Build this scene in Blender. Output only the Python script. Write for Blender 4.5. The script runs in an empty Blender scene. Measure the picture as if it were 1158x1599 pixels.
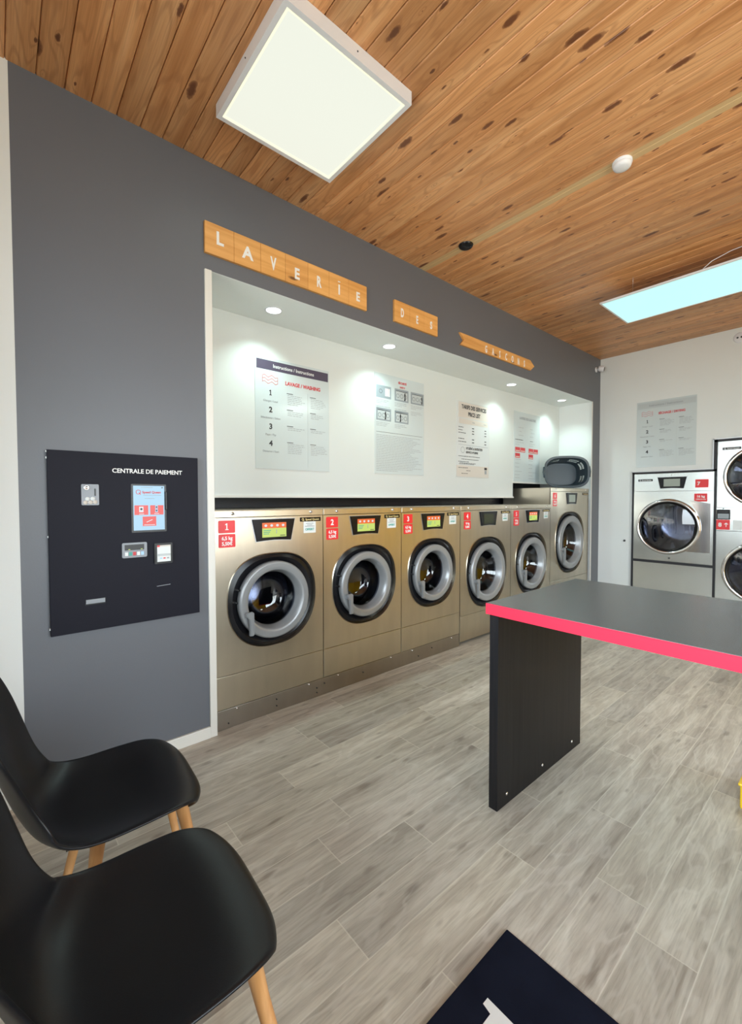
import bpy, bmesh, math, random
from mathutils import Vector, Matrix
random.seed(7)
PI = math.pi
S = bpy.context.scene
COL = S.collection

# ------------------------------------------------------------------ camera
PY, PP, PR = 0.8598, -0.0297, -0.0018          # heading, pitch, roll
fw = Vector((math.cos(PY)*math.cos(PP), math.sin(PY)*math.cos(PP), math.sin(PP)))
r0 = Vector((math.sin(PY), -math.cos(PY), 0)); u0 = r0.cross(fw)
rt = math.cos(PR)*r0 + math.sin(PR)*u0; up = -math.sin(PR)*r0 + math.cos(PR)*u0
cam = bpy.data.objects.new('camera', bpy.data.cameras.new('camera')); COL.objects.link(cam)
cam.matrix_world = Matrix(((rt.x, up.x, -fw.x, 0), (rt.y, up.y, -fw.y, 0), (rt.z, up.z, -fw.z, 1.286), (0, 0, 0, 1)))
cam.data.sensor_fit = 'VERTICAL'; cam.data.sensor_height = 36; cam.data.lens = 36*677.03/1599
cam.data.clip_start = 0.02
S.camera = cam
# ------------------------------------------------------------------ view, world, light
S.view_settings.view_transform = 'Standard'; S.view_settings.look = 'None'
S.view_settings.gamma = 1; S.view_settings.use_curve_mapping = False
S.view_settings.exposure = 0.0
S.cycles.use_denoising = True
S.cycles.max_bounces = 10; S.cycles.diffuse_bounces = 5; S.cycles.glossy_bounces = 5
S.cycles.transparent_max_bounces = 12
S.cycles.sample_clamp_indirect = 6; S.cycles.caustics_reflective = False; S.cycles.caustics_refractive = False
W = bpy.data.worlds.new('daylight'); S.world = W; W.use_nodes = True
WN = W.node_tree.nodes; WB = WN['Background']
WB.inputs[0].default_value = (0.90, 0.95, 1.0, 1); WB.inputs[1].default_value = 14.0
WT = W.node_tree; wc = WN.new('ShaderNodeTexCoord'); ws = WN.new('ShaderNodeSeparateXYZ'); wr = WN.new('ShaderNodeValToRGB')
WT.links.new(wc.outputs['Generated'], ws.inputs[0]); wm_ = WN.new('ShaderNodeMath'); wm_.operation = 'MULTIPLY_ADD'; wm_.inputs[1].default_value = 0.5; wm_.inputs[2].default_value = 0.5
WT.links.new(ws.outputs[2], wm_.inputs[0]); WT.links.new(wm_.outputs[0], wr.inputs[0]); WT.links.new(wr.outputs[0], WB.inputs[0])
for e_, (q_, c_) in zip([wr.color_ramp.elements[0], wr.color_ramp.elements[1], wr.color_ramp.elements.new(0.6)], [(0.40, (0.54, 0.52, 0.48, 1)), (0.50, (0.28, 0.275, 0.26, 1)), (0.62, (0.90, 1.0, 1.12, 1))]): e_.position = q_; e_.color = c_
YW, XB, ZC = 2.32, 5.87, 3.058                 # left wall plane, back wall plane, ceiling
XF, YR = -0.55, -3.0                           # wall behind the camera, wall on the right
def portal(name, loc, rot, sx, sy):
    l = bpy.data.lights.new(name, 'AREA'); l.shape = 'RECTANGLE'; l.size = sx; l.size_y = sy
    l.cycles.is_portal = True
    o = bpy.data.objects.new(name, l); COL.objects.link(o); o.location = loc; o.rotation_euler = rot
portal('window_portal', (XF+0.02, -0.3, 1.75), (0, -PI/2, 0), 1.7, 4.4)
portal('window_portal', (1.6, YR+0.02, 1.35), (PI/2, 0, 0), 3.6, 2.5)

# ------------------------------------------------------------------ materials
def mat(name, col=(0.8, 0.8, 0.8), rough=0.5, metal=0.0, spec=0.5, emit=None, es=0, coat=0):
    m = bpy.data.materials.new(name); m.use_nodes = True
    b = m.node_tree.nodes['Principled BSDF']
    b.inputs['Base Color'].default_value = (*col, 1); b.inputs['Roughness'].default_value = rough
    b.inputs['Metallic'].default_value = metal; b.inputs['Specular IOR Level'].default_value = spec
    if coat: b.inputs['Coat Weight'].default_value = coat; b.inputs['Coat Roughness'].default_value = 0.1
    if emit: b.inputs['Emission Color'].default_value = (*emit, 1); b.inputs['Emission Strength'].default_value = es
    return m
class G:                                        # tiny node graph helper
    def __init__(s, m):
        s.m = m; s.t = m.node_tree; s.b = s.t.nodes['Principled BSDF']
    def n(s, typ, **kw):
        x = s.t.nodes.new(typ)
        for k, v in kw.items():
            if k.startswith('i_'):
                key = k[2:]; key = int(key) if key.isdigit() else key
                s.link(v, x.inputs[key])
            else: setattr(x, k, v)
        return x
    def link(s, v, inp):
        if isinstance(v, bpy.types.NodeSocket): s.t.links.new(v, inp)
        else: inp.default_value = v
    def math(s, op, a, b=0.0, c=None, clamp=False):
        x = s.n('ShaderNodeMath', operation=op, use_clamp=clamp); s.link(a, x.inputs[0]); s.link(b, x.inputs[1])
        if c is not None: s.link(c, x.inputs[2])
        return x.outputs[0]
    def mix(s, f, a, b, blend='MIX'):
        x = s.n('ShaderNodeMix', data_type='RGBA', blend_type=blend)
        s.link(f, x.inputs[0]); s.link((*a, 1) if isinstance(a, tuple) and len(a) == 3 else a, x.inputs[6])
        s.link((*b, 1) if isinstance(b, tuple) and len(b) == 3 else b, x.inputs[7]); return x.outputs[2]
    def xyz(s, a, b, c):
        x = s.n('ShaderNodeCombineXYZ'); s.link(a, x.inputs[0]); s.link(b, x.inputs[1]); s.link(c, x.inputs[2]); return x.outputs[0]
    def noise(s, vec, scale, detail=3, rough=0.5, dist=0.0):
        x = s.n('ShaderNodeTexNoise'); s.link(vec, x.inputs['Vector']); x.inputs['Scale'].default_value = scale
        x.inputs['Detail'].default_value = detail; x.inputs['Roughness'].default_value = rough
        x.inputs['Distortion'].default_value = dist; return x.outputs[0]
    def ramp(s, f, stops, interp='LINEAR'):
        x = s.n('ShaderNodeValToRGB'); s.link(f, x.inputs[0]); r = x.color_ramp; r.interpolation = interp
        while len(r.elements) < len(stops): r.elements.new(0.5)
        for e, (p, c) in zip(r.elements, stops):
            e.position = p; e.color = (*c, 1) if isinstance(c, tuple) else (c, c, c, 1)
        return x.outputs[0]
    def obj(s):
        c = s.n('ShaderNodeTexCoord'); sp = s.n('ShaderNodeSeparateXYZ'); s.link(c.outputs['Object'], sp.inputs[0])
        return c.outputs['Object'], sp.outputs[0], sp.outputs[1], sp.outputs[2]
    def bump(s, h, st, dist=0.01):
        x = s.n('ShaderNodeBump'); x.inputs['Strength'].default_value = st; x.inputs['Distance'].default_value = dist
        s.link(h, x.inputs['Height']); s.link(x.outputs[0], s.b.inputs['Normal'])

def paint(name, col, rough=0.6, var=0.04):
    m = mat(name, col, rough); g = G(m); v, x, y, z = g.obj()
    n = g.noise(v, 2.2, 4)
    g.link(g.mix(n, tuple(c*(1-var) for c in col), tuple(min(1, c*(1+var)) for c in col)), g.b.inputs['Base Color'])
    g.bump(g.noise(v, 160, 2), 0.06, 0.003)
    return m
M_white = paint('white_paint', (0.76, 0.775, 0.76))
M_grey = paint('grey_paint', (0.128, 0.136, 0.156), 0.42)
M_soffit = paint('soffit_paint', (0.87, 0.90, 0.89))
M_trim = paint('white_trim', (0.75, 0.73, 0.68), 0.4)
M_alcove = paint('alcove_laminate', (0.68, 0.70, 0.68), 0.32, 0.02)
M_yellow = paint('yellow_reflection_paint', (0.95, 0.60, 0.02), 0.5)  # added on walls out of view so the washers reflect gold
M_dark = mat('dark_void', (0.012, 0.012, 0.016), 0.5)
M_black = mat('black_gloss_plastic', (0.006, 0.006, 0.008), 0.25, spec=0.3)
M_blackm = mat('black_matt_plastic', (0.014, 0.014, 0.016), 0.45)
M_chairp = mat('black_chair_plastic', (0.006, 0.006, 0.0075), 0.36, spec=0.3)
g = G(M_chairp); v, x, y, z = g.obj(); g.bump(g.noise(v, 420, 2), 0.12, 0.001)
M_red = mat('red_sticker', (0.78, 0.028, 0.035), 0.35)
M_rededge = mat('red_edge_band', (0.86, 0.025, 0.065), 0.38)
M_wlet = mat('white_lettering', (0.85, 0.85, 0.84), 0.4)
M_klet = mat('black_lettering', (0.03, 0.03, 0.035), 0.5)
M_glet = mat('grey_print', (0.33, 0.35, 0.37), 0.5)
M_rlet = mat('red_print', (0.62, 0.05, 0.06), 0.5)
M_tlet = mat('teal_print', (0.06, 0.36, 0.30), 0.5)
M_purple = mat('purple_grey_band', (0.075, 0.06, 0.10), 0.4)
M_lgrey = mat('light_grey_band', (0.50, 0.54, 0.55), 0.4)
M_cream = mat('cream_band', (0.66, 0.60, 0.54), 0.4)
M_picg = mat('grey_pictogram_box', (0.30, 0.34, 0.37), 0.4)
M_sheet = mat('poster_sheet', (0.60, 0.66, 0.67), 0.18, coat=0.5)
M_sheetw = mat('price_sheet', (0.68, 0.70, 0.70), 0.25, coat=0.3)
M_stick = mat('white_sticker', (0.75, 0.78, 0.78), 0.35)
M_silver = mat('silver_grey_plastic', (0.30, 0.31, 0.32), 0.30, metal=0.3)
M_chrome = mat('chrome', (0.80, 0.80, 0.82), 0.09, metal=1)
M_alu = mat('aluminium', (0.55, 0.56, 0.58), 0.42, metal=1)
M_bolt = mat('bright_bolt', (0.85, 0.85, 0.85), 0.2, metal=1)
M_wplas = mat('white_plastic', (0.75, 0.75, 0.78), 0.35)
M_basket = mat('slate_blue_plastic', (0.040, 0.060, 0.076), 0.38)
M_yplas = mat('yellow_plastic', (0.85, 0.55, 0.02), 0.35)
M_plate = mat('grey_metal_plate', (0.26, 0.275, 0.30), 0.5, metal=0.3)
M_mat = mat('navy_mat_pile', (0.006, 0.008, 0.018), 1.0, spec=0.1)
g = G(M_mat); v, x, y, z = g.obj(); n = g.noise(v, 9, 4); g.link(g.mix(n, (0.004, 0.005, 0.012), (0.013, 0.016, 0.032)), g.b.inputs['Base Color'])
g.bump(g.noise(v, 900, 2), 0.6, 0.003)

def steel(name, base, rough, aniso=0.4, vertical=False, stain=0.92, bmp=0.0):
    m = mat(name, base, rough, 1.0); g = G(m); v, x, y, z = g.obj()
    sc = g.xyz(g.math('MULTIPLY', x, 1.5 if not vertical else 260), g.math('MULTIPLY', y, 1.5), g.math('MULTIPLY', z, 260 if not vertical else 1.5))
    n = g.noise(sc, 1.0, 2)
    big = g.noise(v, 3.0, 3)
    g.link(g.math('ADD', g.math('MULTIPLY_ADD', n, 0.04, rough-0.05), g.math('MULTIPLY', big, 0.06)), g.b.inputs['Roughness'])
    g.b.inputs['Anisotropic'].default_value = aniso
    sm = g.ramp(g.noise(g.xyz(g.math('MULTIPLY', x, 5), y, g.math('MULTIPLY', z, 1.2)), 2.5, 4), [(0.35, stain), (0.65, 1.0)])
    g.link(g.mix(1.0, base, sm, 'MULTIPLY'), g.b.inputs['Base Color'])
    if bmp > 0: g.bump(n, bmp, 0.001)
    return m
M_steel = steel('brushed_stainless_steel', (0.57, 0.505, 0.40), 0.29)  # warm tint in the base adds to the reflected gold sheen
M_steel2 = steel('dull_stainless_plinth', (0.37, 0.33, 0.28), 0.38)
M_steeld = steel('dryer_stainless_steel', (0.66, 0.69, 0.68), 0.24, stain=0.97)
M_drum = mat('drum_steel', (0.30, 0.31, 0.36), 0.22, metal=1)
M_drumd = mat('dark_drum_rubber', (0.015, 0.015, 0.022), 0.3)

def glass(name, tint, fac=1.0):
    m = bpy.data.materials.new(name); m.use_nodes = True; t = m.node_tree; t.nodes.clear()
    o = t.nodes.new('ShaderNodeOutputMaterial'); mx = t.nodes.new('ShaderNodeMixShader')
    tr = t.nodes.new('ShaderNodeBsdfTransparent'); gl = t.nodes.new('ShaderNodeBsdfGlossy'); fr = t.nodes.new('ShaderNodeFresnel')
    fr.inputs[0].default_value = 1.5*fac; gl.inputs['Roughness'].default_value = 0.02; tr.inputs[0].default_value = (*tint, 1)
    t.links.new(fr.outputs[0], mx.inputs[0]); t.links.new(tr.outputs[0], mx.inputs[1]); t.links.new(gl.outputs[0], mx.inputs[2])
    t.links.new(mx.outputs[0], o.inputs[0]); return m
M_glass = glass('door_glass', (0.55, 0.58, 0.66), 1.25)
M_pane = glass('window_glass', (0.93, 0.95, 0.94))

def emis(name, col, st):
    return mat(name, (0.02, 0.02, 0.02), 0.4, emit=col, es=st)
M_down = emis('downlight_glow', (0.93, 1.0, 1.0), 6.0)
M_panel = emis('warm_panel_glow', (0.86, 0.885, 0.77), 1.0)
M_paneledge = emis('panel_edge_glow', (1.0, 1.0, 0.66), 1.15)
M_linear = emis('cool_panel_glow', (0.56, 0.98, 0.95), 1.0)
M_addlight = emis('added_light_glow', (0.85, 1.0, 0.90), 12.0)  # glow of the extra hanging light added out of view
M_sor = emis('orange_screen', (0.95, 0.16, 0.02), 0.9)
M_sgr = emis('green_screen', (0.62, 0.78, 0.16), 0.9)
M_sbl = emis('pale_blue_screen', (0.42, 0.70, 0.92), 0.9)
M_srd = emis('red_screen_tile', (0.88, 0.07, 0.06), 0.9)
M_swh = emis('white_screen_detail', (0.9, 0.9, 0.95), 0.8)
M_sgy = mat('unlit_screen', (0.03, 0.035, 0.01), 0.2)
M_slc = emis('grey_green_screen', (0.38, 0.44, 0.36), 0.6)

# grey oak vinyl planks running along x
M_floor = mat('grey_oak_planks', rough=0.42, spec=0.45); g = G(M_floor); v, x, y, z = g.obj()
PWD, PLN = 0.1525, 0.96
rowf = g.math('DIVIDE', g.math('SUBTRACT', y, 0.437), PWD); row = g.math('FLOOR', rowf); fy = g.math('SUBTRACT', rowf, row)
offs = {0: 2.478, 1: 1.85, 2: 1.39, 3: 1.72, 4: 1.205, 5: 0.895, 6: 1.056, 7: 1.624, 8: 1.94, 9: 1.275, 10: 2.2, 11: 1.6}
rr = random.Random(3); stops = []
for i in range(24):
    o = (offs[i] if i in offs else rr.random()*PLN) % PLN / PLN
    stops.append((i/24, o))
rmod = g.math('FRACT', g.math('DIVIDE', g.math('ADD', row, 240.5), 24.0))
off = g.ramp(rmod, stops, 'CONSTANT')
colf = g.math('SUBTRACT', g.math('DIVIDE', x, PLN), off); ci = g.math('FLOOR', colf); fx = g.math('SUBTRACT', colf, ci)
wn = g.n('ShaderNodeTexWhiteNoise', noise_dimensions='2D'); g.link(g.xyz(row, ci, 0.0), wn.inputs['Vector']); rnd = wn.outputs['Value']
rc = g.n('ShaderNodeSeparateColor'); g.link(wn.outputs['Color'], rc.inputs[0])
gx = g.math('ADD', x, g.math('MULTIPLY', rnd, 37)); gy = g.math('ADD', y, g.math('MULTIPLY', rc.outputs[1], 11))
warp = g.noise(g.xyz(g.math('MULTIPLY', gx, 2.2), g.math('MULTIPLY', gy, 7), 0.0), 1.0, 3)
rings = g.math('SINE', g.math('MULTIPLY_ADD', warp, 48, g.math('MULTIPLY', gy, 60)))
fine = g.noise(g.xyz(g.math('MULTIPLY', gx, 7), g.math('MULTIPLY', gy, 150), 0.0), 1.0, 4, 0.65)
mid = g.noise(g.xyz(g.math('MULTIPLY', gx, 2.5), g.math('MULTIPLY', gy, 22), 0.0), 1.0, 4, 0.6, 0.6)
base = g.ramp(mid, [(0.25, (0.30, 0.258, 0.205)), (0.40, (0.43, 0.382, 0.312)), (0.56, (0.54, 0.492, 0.405)), (0.75, (0.66, 0.615, 0.52))])
c1 = g.mix(g.math('MULTIPLY', g.ramp(fine, [(0.36, 1.0), (0.54, 0.0)]), 0.22), base, (0.15, 0.118, 0.09))
c2 = g.mix(g.math('MULTIPLY', g.ramp(rings, [(0.45, 0.0), (1.0, 1.0)]), 0.24), c1, (0.70, 0.66, 0.58))
kv = g.n('ShaderNodeTexVoronoi', feature='F1', voronoi_dimensions='2D'); g.link(g.xyz(g.math('MULTIPLY', gx, 2.6), g.math('MULTIPLY', gy, 7.0), 0.0), kv.inputs['Vector']); kv.inputs['Scale'].default_value = 1.0
kn = g.math('ADD', kv.outputs['Distance'], g.math('MULTIPLY', g.math('SUBTRACT', mid, 0.5), 0.25))
c3 = g.mix(g.math('MULTIPLY', g.ramp(kn, [(0.02, 1.0), (0.09, 0.0)]), 0.40), c2, (0.12, 0.085, 0.06))
tone = g.math('MULTIPLY_ADD', rc.outputs[2], 0.30, 0.82)
c4 = g.mix(1.0, c3, g.xyz(tone, tone, g.math('MULTIPLY_ADD', rnd, 0.04, tone)), 'MULTIPLY')
ey = g.math('MINIMUM', fy, g.math('SUBTRACT', 1.0, fy)); ex = g.math('MULTIPLY', g.math('MINIMUM', fx, g.math('SUBTRACT', 1.0, fx)), PLN/PWD)
e = g.math('MINIMUM', ey, ex)
c5 = g.mix(g.math('MULTIPLY', g.ramp(e, [(0.006, 1.0), (0.016, 0.0)]), 0.60), c4, (0.74, 0.70, 0.60))
g.link(c5, g.b.inputs['Base Color']); g.bump(g.math('ADD', fine, g.ramp(e, [(0.0, 0.0), (0.015, 1.0)])), 0.10, 0.002)
g.link(g.math('MULTIPLY_ADD', fine, 0.2, 0.30), g.b.inputs['Roughness'])

# varnished knotty pine boards running along y
BW, BX0 = 0.0985, 0.059
M_pine = mat('varnished_knotty_pine', rough=0.34, spec=0.5); g = G(M_pine); v, x, y, z = g.obj()
bf = g.math('DIVIDE', g.math('SUBTRACT', x, BX0), BW); bi = g.math('FLOOR', bf); fb = g.math('SUBTRACT', bf, bi)
wn = g.n('ShaderNodeTexWhiteNoise', noise_dimensions='1D'); g.link(bi, wn.inputs['W']); rnd = wn.outputs['Value']
rc = g.n('ShaderNodeSeparateColor'); g.link(wn.outputs['Color'], rc.inputs[0])
gx = g.math('ADD', x, g.math('MULTIPLY', rnd, 13)); gy = g.math('ADD', y, g.math('MULTIPLY', rc.outputs[1], 29))
kv = g.n('ShaderNodeTexVoronoi', feature='F1', voronoi_dimensions='2D'); g.link(g.xyz(g.math('MULTIPLY', gx, 11.0), g.math('MULTIPLY', gy, 3.6), 0.0), kv.inputs['Vector'])
kv.inputs['Scale'].default_value = 1.0; kv.inputs['Randomness'].default_value = 1.0
kd = kv.outputs['Distance']
ks = g.n('ShaderNodeSeparateColor'); g.link(kv.outputs['Color'], ks.inputs[0])
size = g.math('MULTIPLY', g.math('GREATER_THAN', ks.outputs[0], 0.45), g.math('MULTIPLY_ADD', g.math('POWER', ks.outputs[1], 2.0), 0.15, 0.05))
kr = g.math('DIVIDE', g.math('ADD', kd, g.math('MULTIPLY', g.math('SUBTRACT', g.noise(v, 34, 3), 0.5), 0.16)), g.math('ADD', size, 0.0001))
halo = g.math('DIVIDE', 0.10, g.math('ADD', kd, 0.12))
warp = g.noise(g.xyz(g.math('MULTIPLY', gx, 9), g.math('MULTIPLY', gy, 1.0), 0.0), 1.0, 2)
rg = g.math('SINE', g.math('ADD', g.math('MULTIPLY_ADD', warp, 55, g.math('MULTIPLY', gx, 120)), g.math('MULTIPLY', halo, 22)))
fine = g.noise(g.xyz(g.math('MULTIPLY', gx, 260), g.math('MULTIPLY', gy, 4), 0.0), 1.0, 3)
mid = g.noise(g.xyz(g.math('MULTIPLY', gx, 16), g.math('MULTIPLY', gy, 1.1), 0.0), 1.0, 3)
base = g.ramp(mid, [(0.25, (0.48, 0.195, 0.062)), (0.5, (0.66, 0.32, 0.130)), (0.75, (0.78, 0.44, 0.21))])
c1 = g.mix(g.math('MULTIPLY', g.ramp(rg, [(0.30, 0.0), (1.0, 1.0)]), 0.30), base, (0.27, 0.088, 0.020))
c1 = g.mix(g.math('MULTIPLY', g.ramp(fine, [(0.4, 1.0), (0.6, 0.0)]), 0.20), c1, (0.27, 0.09, 0.022))
c2 = g.mix(g.math('MULTIPLY', g.ramp(kr, [(0.55, 1.0), (1.0, 0.0)]), 0.93), c1, (0.030, 0.012, 0.010))
c2 = g.mix(g.math('MULTIPLY', g.ramp(kr, [(0.9, 1.0), (2.4, 0.0)]), 0.55), c2, (0.24, 0.075, 0.02))
tone = g.math('MULTIPLY_ADD', rc.outputs[2], 0.34, 0.84)
c3 = g.mix(1.0, c2, g.xyz(tone, tone, tone), 'MULTIPLY')
pale = g.math('MULTIPLY', g.math('GREATER_THAN', x, 2.4935), g.math('LESS_THAN', x, 2.561))
c4 = g.mix(pale, c3, g.mix(fine, (0.56, 0.36, 0.165), (0.68, 0.47, 0.24)))
g.link(c4, g.b.inputs['Base Color']); g.link(g.math('MULTIPLY_ADD', fine, 0.12, 0.30), g.b.inputs['Roughness'])

def wood(name, c0, c1, axis='x', scale=1.0, rough=0.4, knots=False):
    m = mat(name, c1, rough); g = G(m); v, x, y, z = g.obj()
    k = {'x': (2.5, 40, 40), 'z': (40, 40, 2.5)}[axis]
    n = g.noise(g.xyz(g.math('MULTIPLY', x, k[0]*scale), g.math('MULTIPLY', y, k[1]*scale), g.math('MULTIPLY', z, k[2]*scale)), 1.0, 4, 0.6, 0.4)
    c = g.ramp(n, [(0.3, c0), (0.65, c1)])
    if knots:
        kv = g.n('ShaderNodeTexVoronoi'); g.link(g.xyz(g.math('MULTIPLY', x, 3.0), 0.0, g.math('MULTIPLY', z, 9.0)), kv.inputs['Vector']); kv.inputs['Scale'].default_value = 1.0
        c = g.mix(g.ramp(kv.outputs['Distance'], [(0.05, 0.9), (0.12, 0.0)]), c, (0.10, 0.035, 0.015))
    g.link(c, g.b.inputs['Base Color']); return m
M_sign = wood('honey_pine_sign', (0.66, 0.30, 0.075), (0.85, 0.46, 0.155), 'x', 0.6)
M_signk = wood('honey_pine_sign_knots', (0.60, 0.27, 0.07), (0.80, 0.42, 0.14), 'x', 0.6, knots=True)
M_leg = wood('beech_legs', (0.42, 0.19, 0.06), (0.60, 0.31, 0.12), 'z', 1.0)
M_ttop = mat('anthracite_laminate', (0.072, 0.082, 0.086), 0.25); g = G(M_ttop); v, x, y, z = g.obj(); g.bump(g.noise(v, 500, 2), 0.08, 0.001)
M_tleg = mat('dark_woodgrain_laminate', rough=0.42); g = G(M_tleg); v, x, y, z = g.obj()
n = g.noise(g.xyz(g.math('MULTIPLY', x, 55), g.math('MULTIPLY', y, 55), g.math('MULTIPLY', z, 2)), 1.0, 4)
g.link(g.ramp(n, [(0.3, (0.007, 0.007, 0.009)), (0.7, (0.016, 0.015, 0.016))]), g.b.inputs['Base Color']); g.b.inputs['Specular IOR Level'].default_value = 0.2
M_payp = paint('charcoal_panel', (0.012, 0.012, 0.020), 0.5, 0.1); M_payp.node_tree.nodes['Principled BSDF'].inputs['Specular IOR Level'].default_value = 0.12

# ------------------------------------------------------------------ mesh helpers
class MB:
    def __init__(s): s.bm = bmesh.new(); s.mats = []
    def mi(s, m):
        if m is None: return 0
        if m not in s.mats: s.mats.append(m)
        return s.mats.index(m)
    def box(s, x0, x1, y0, y1, z0, z1, m=None, bev=0, seg=2):
        b = bmesh.new(); bmesh.ops.create_cube(b, size=1)
        for v in b.verts: v.co = Vector(((x0+x1)/2+v.co.x*(x1-x0), (y0+y1)/2+v.co.y*(y1-y0), (z0+z1)/2+v.co.z*(z1-z0)))
        if bev: bmesh.ops.bevel(b, geom=b.edges[:], offset=bev, segments=seg, affect='EDGES', profile=0.5)
        s.add(b, m); return s
    def add(s, b, m=None, mat4=None, smooth=False):
        i = s.mi(m); mp = {}
        for v in b.verts: mp[v] = s.bm.verts.new(mat4 @ v.co if mat4 else v.co)
        for f in b.faces:
            try: nf = s.bm.faces.new([mp[v] for v in f.verts])
            except ValueError: continue
            nf.material_index = i; nf.smooth = f.smooth or smooth
        b.free()
    def lathe(s, prof, m=None, n=48, mat4=None, cx=0, cz=0, smooth=True):
        # profile of (radius, y) turned about the local y axis
        b = bmesh.new(); rings = []
        for r, y in prof:
            if r < 1e-6: rings.append([b.verts.new((cx, y, cz))])
            else: rings.append([b.verts.new((cx+r*math.cos(2*PI*k/n), y, cz+r*math.sin(2*PI*k/n))) for k in range(n)])
        for a, c in zip(rings[:-1], rings[1:]):
            for k in range(n):
                k2 = (k+1) % n
                if len(a) == 1: f = b.faces.new((a[0], c[k2], c[k]))
                elif len(c) == 1: f = b.faces.new((a[k], a[k2], c[0]))
                else: f = b.faces.new((a[k], a[k2], c[k2], c[k]))
                f.smooth = smooth
        s.add(b, m, mat4); return s
    def prism(s, pts, y0, y1, m=None, mat4=None, bev=0):
        # outline in the xz plane, extruded along y
        b = bmesh.new(); A = [b.verts.new((p[0], y0, p[1])) for p in pts]; B = [b.verts.new((p[0], y1, p[1])) for p in pts]
        b.faces.new(A); b.faces.new(B[::-1]); n = len(pts)
        for i in range(n): b.faces.new((A[i], B[i], B[(i+1) % n], A[(i+1) % n]))
        bmesh.ops.recalc_face_normals(b, faces=b.faces[:])
        if bev:
            ed = [e for e in b.edges if abs(e.verts[0].co.y-y0) < 1e-6 and abs(e.verts[1].co.y-y0) < 1e-6]
            bmesh.ops.bevel(b, geom=ed, offset=bev, segments=2, affect='EDGES')
        s.add(b, m, mat4); return s
    def tube(s, pts, r, m=None, n=10, taper=None):
        b = bmesh.new(); rings = []
        for i, p in enumerate(pts):
            p = Vector(p); a = Vector(pts[max(0, i-1)]); c = Vector(pts[min(len(pts)-1, i+1)]); d = (c-a).normalized()
            h = Vector((0, 0, 1)) if abs(d.z) < 0.9 else Vector((1, 0, 0)); u = d.cross(h).normalized(); w = d.cross(u)
            q = r if taper is None else r+(taper-r)*i/(len(pts)-1)
            rings.append([b.verts.new(p+q*(math.cos(2*PI*k/n)*u+math.sin(2*PI*k/n)*w)) for k in range(n)])
        for a, c in zip(rings[:-1], rings[1:]):
            for k in range(n): b.faces.new((a[k], a[(k+1) % n], c[(k+1) % n], c[k])).smooth = True
        b.faces.new(rings[0]); b.faces.new(rings[-1][::-1]); s.add(b, m); return s
    def ringfill(s, outer, inner, m=None, y=0.0, y2=None, smooth=False):
        # face band between two loops of equal length in xz; outer at y, inner at y2
        y2 = y if y2 is None else y2; b = bmesh.new()
        A = [b.verts.new((p[0], y, p[1])) for p in outer]; B = [b.verts.new((p[0], y2, p[1])) for p in inner]; n = len(A)
        for i in range(n): b.faces.new((A[i], A[(i+1) % n], B[(i+1) % n], B[i])).smooth = smooth
        s.add(b, m); return s
    def poly(s, pts, y, m=None):
        b = bmesh.new(); b.faces.new([b.verts.new((p[0], y, p[1])) for p in pts]); s.add(b, m); return s
    def text(s, txt, size, x, z, y=0, m=None, align='LEFT', bold=0.0, sx=1.0, mat4=None, shear=0.0, depth=0.0006):
        if txt == '1':                            # a one with a flag and a foot
            q = size*0.72; g_ = [(-0.24, 0), (0.24, 0), (0.24, 0.13), (0.085, 0.13), (0.085, 1.0), (-0.05, 1.0), (-0.25, 0.86), (-0.25, 0.70), (-0.085, 0.80), (-0.085, 0.13), (-0.24, 0.13)]
            return s.prism([(x+a*q, z+b*q) for a, b in g_], y-depth, y, m)
        c = bpy.data.curves.new('t', 'FONT'); c.body = txt; c.size = size; c.align_x = align; c.offset = bold*size
        c.resolution_u = 3; c.extrude = depth; c.shear = shear
        o = bpy.data.objects.new('t', c); COL.objects.link(o); bpy.context.view_layer.update()
        me = bpy.data.meshes.new_from_object(o.evaluated_get(bpy.context.evaluated_depsgraph_get()))
        b = bmesh.new(); b.from_mesh(me)
        for v in b.verts: v.co = Vector((x+v.co.x*sx, y-v.co.z, z+v.co.y))
        s.add(b, m, mat4); bpy.data.objects.remove(o); bpy.data.curves.remove(c); bpy.data.meshes.remove(me); return s
    def build(s, name, m=None, parent=None, smooth=False, loc=None):
        me = bpy.data.meshes.new(name); s.bm.normal_update(); s.bm.to_mesh(me); s.bm.free()
        ms = s.mats or [m]
        for q in ms: me.materials.append(q if q is not None else m)
        if smooth:
            for p in me.polygons: p.use_smooth = True
        o = bpy.data.objects.new(name, me); COL.objects.link(o)
        if parent: o.parent = parent
        if loc: o.location = loc
        return o
def tag(o, label, cat, group=None):
    o['label'] = label; o['category'] = cat
    if group: o['group'] = group
    return o
def thing(name, label, cat, loc=(0, 0, 0), rz=0, group=None):
    o = bpy.data.objects.new(name, None); COL.objects.link(o); o.location = loc; o.rotation_euler = (0, 0, rz)
    o.empty_display_size = 0.1
    return tag(o, label, cat, group)
def struct(o): o['kind'] = 'structure'; return o
def rrect(x0, x1, z0, z1, r, n=5):
    P = []
    for cx, cz, a0 in ((x1-r, z1-r, 0), (x0+r, z1-r, PI/2), (x0+r, z0+r, PI), (x1-r, z0+r, 3*PI/2)):
        for k in range(n+1):
            a = a0+PI/2*k/n; P.append((cx+r*math.cos(a), cz+r*math.sin(a)))
    return P
FACE_X = -PI/2                                  # turns a thing that faces -y to face -x

# ------------------------------------------------------------------ room shell
fl = struct(MB().box(XF-0.1, XB+0.1, YR-0.1, 3.0, -0.08, 0, M_floor).build('floor'))
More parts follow.
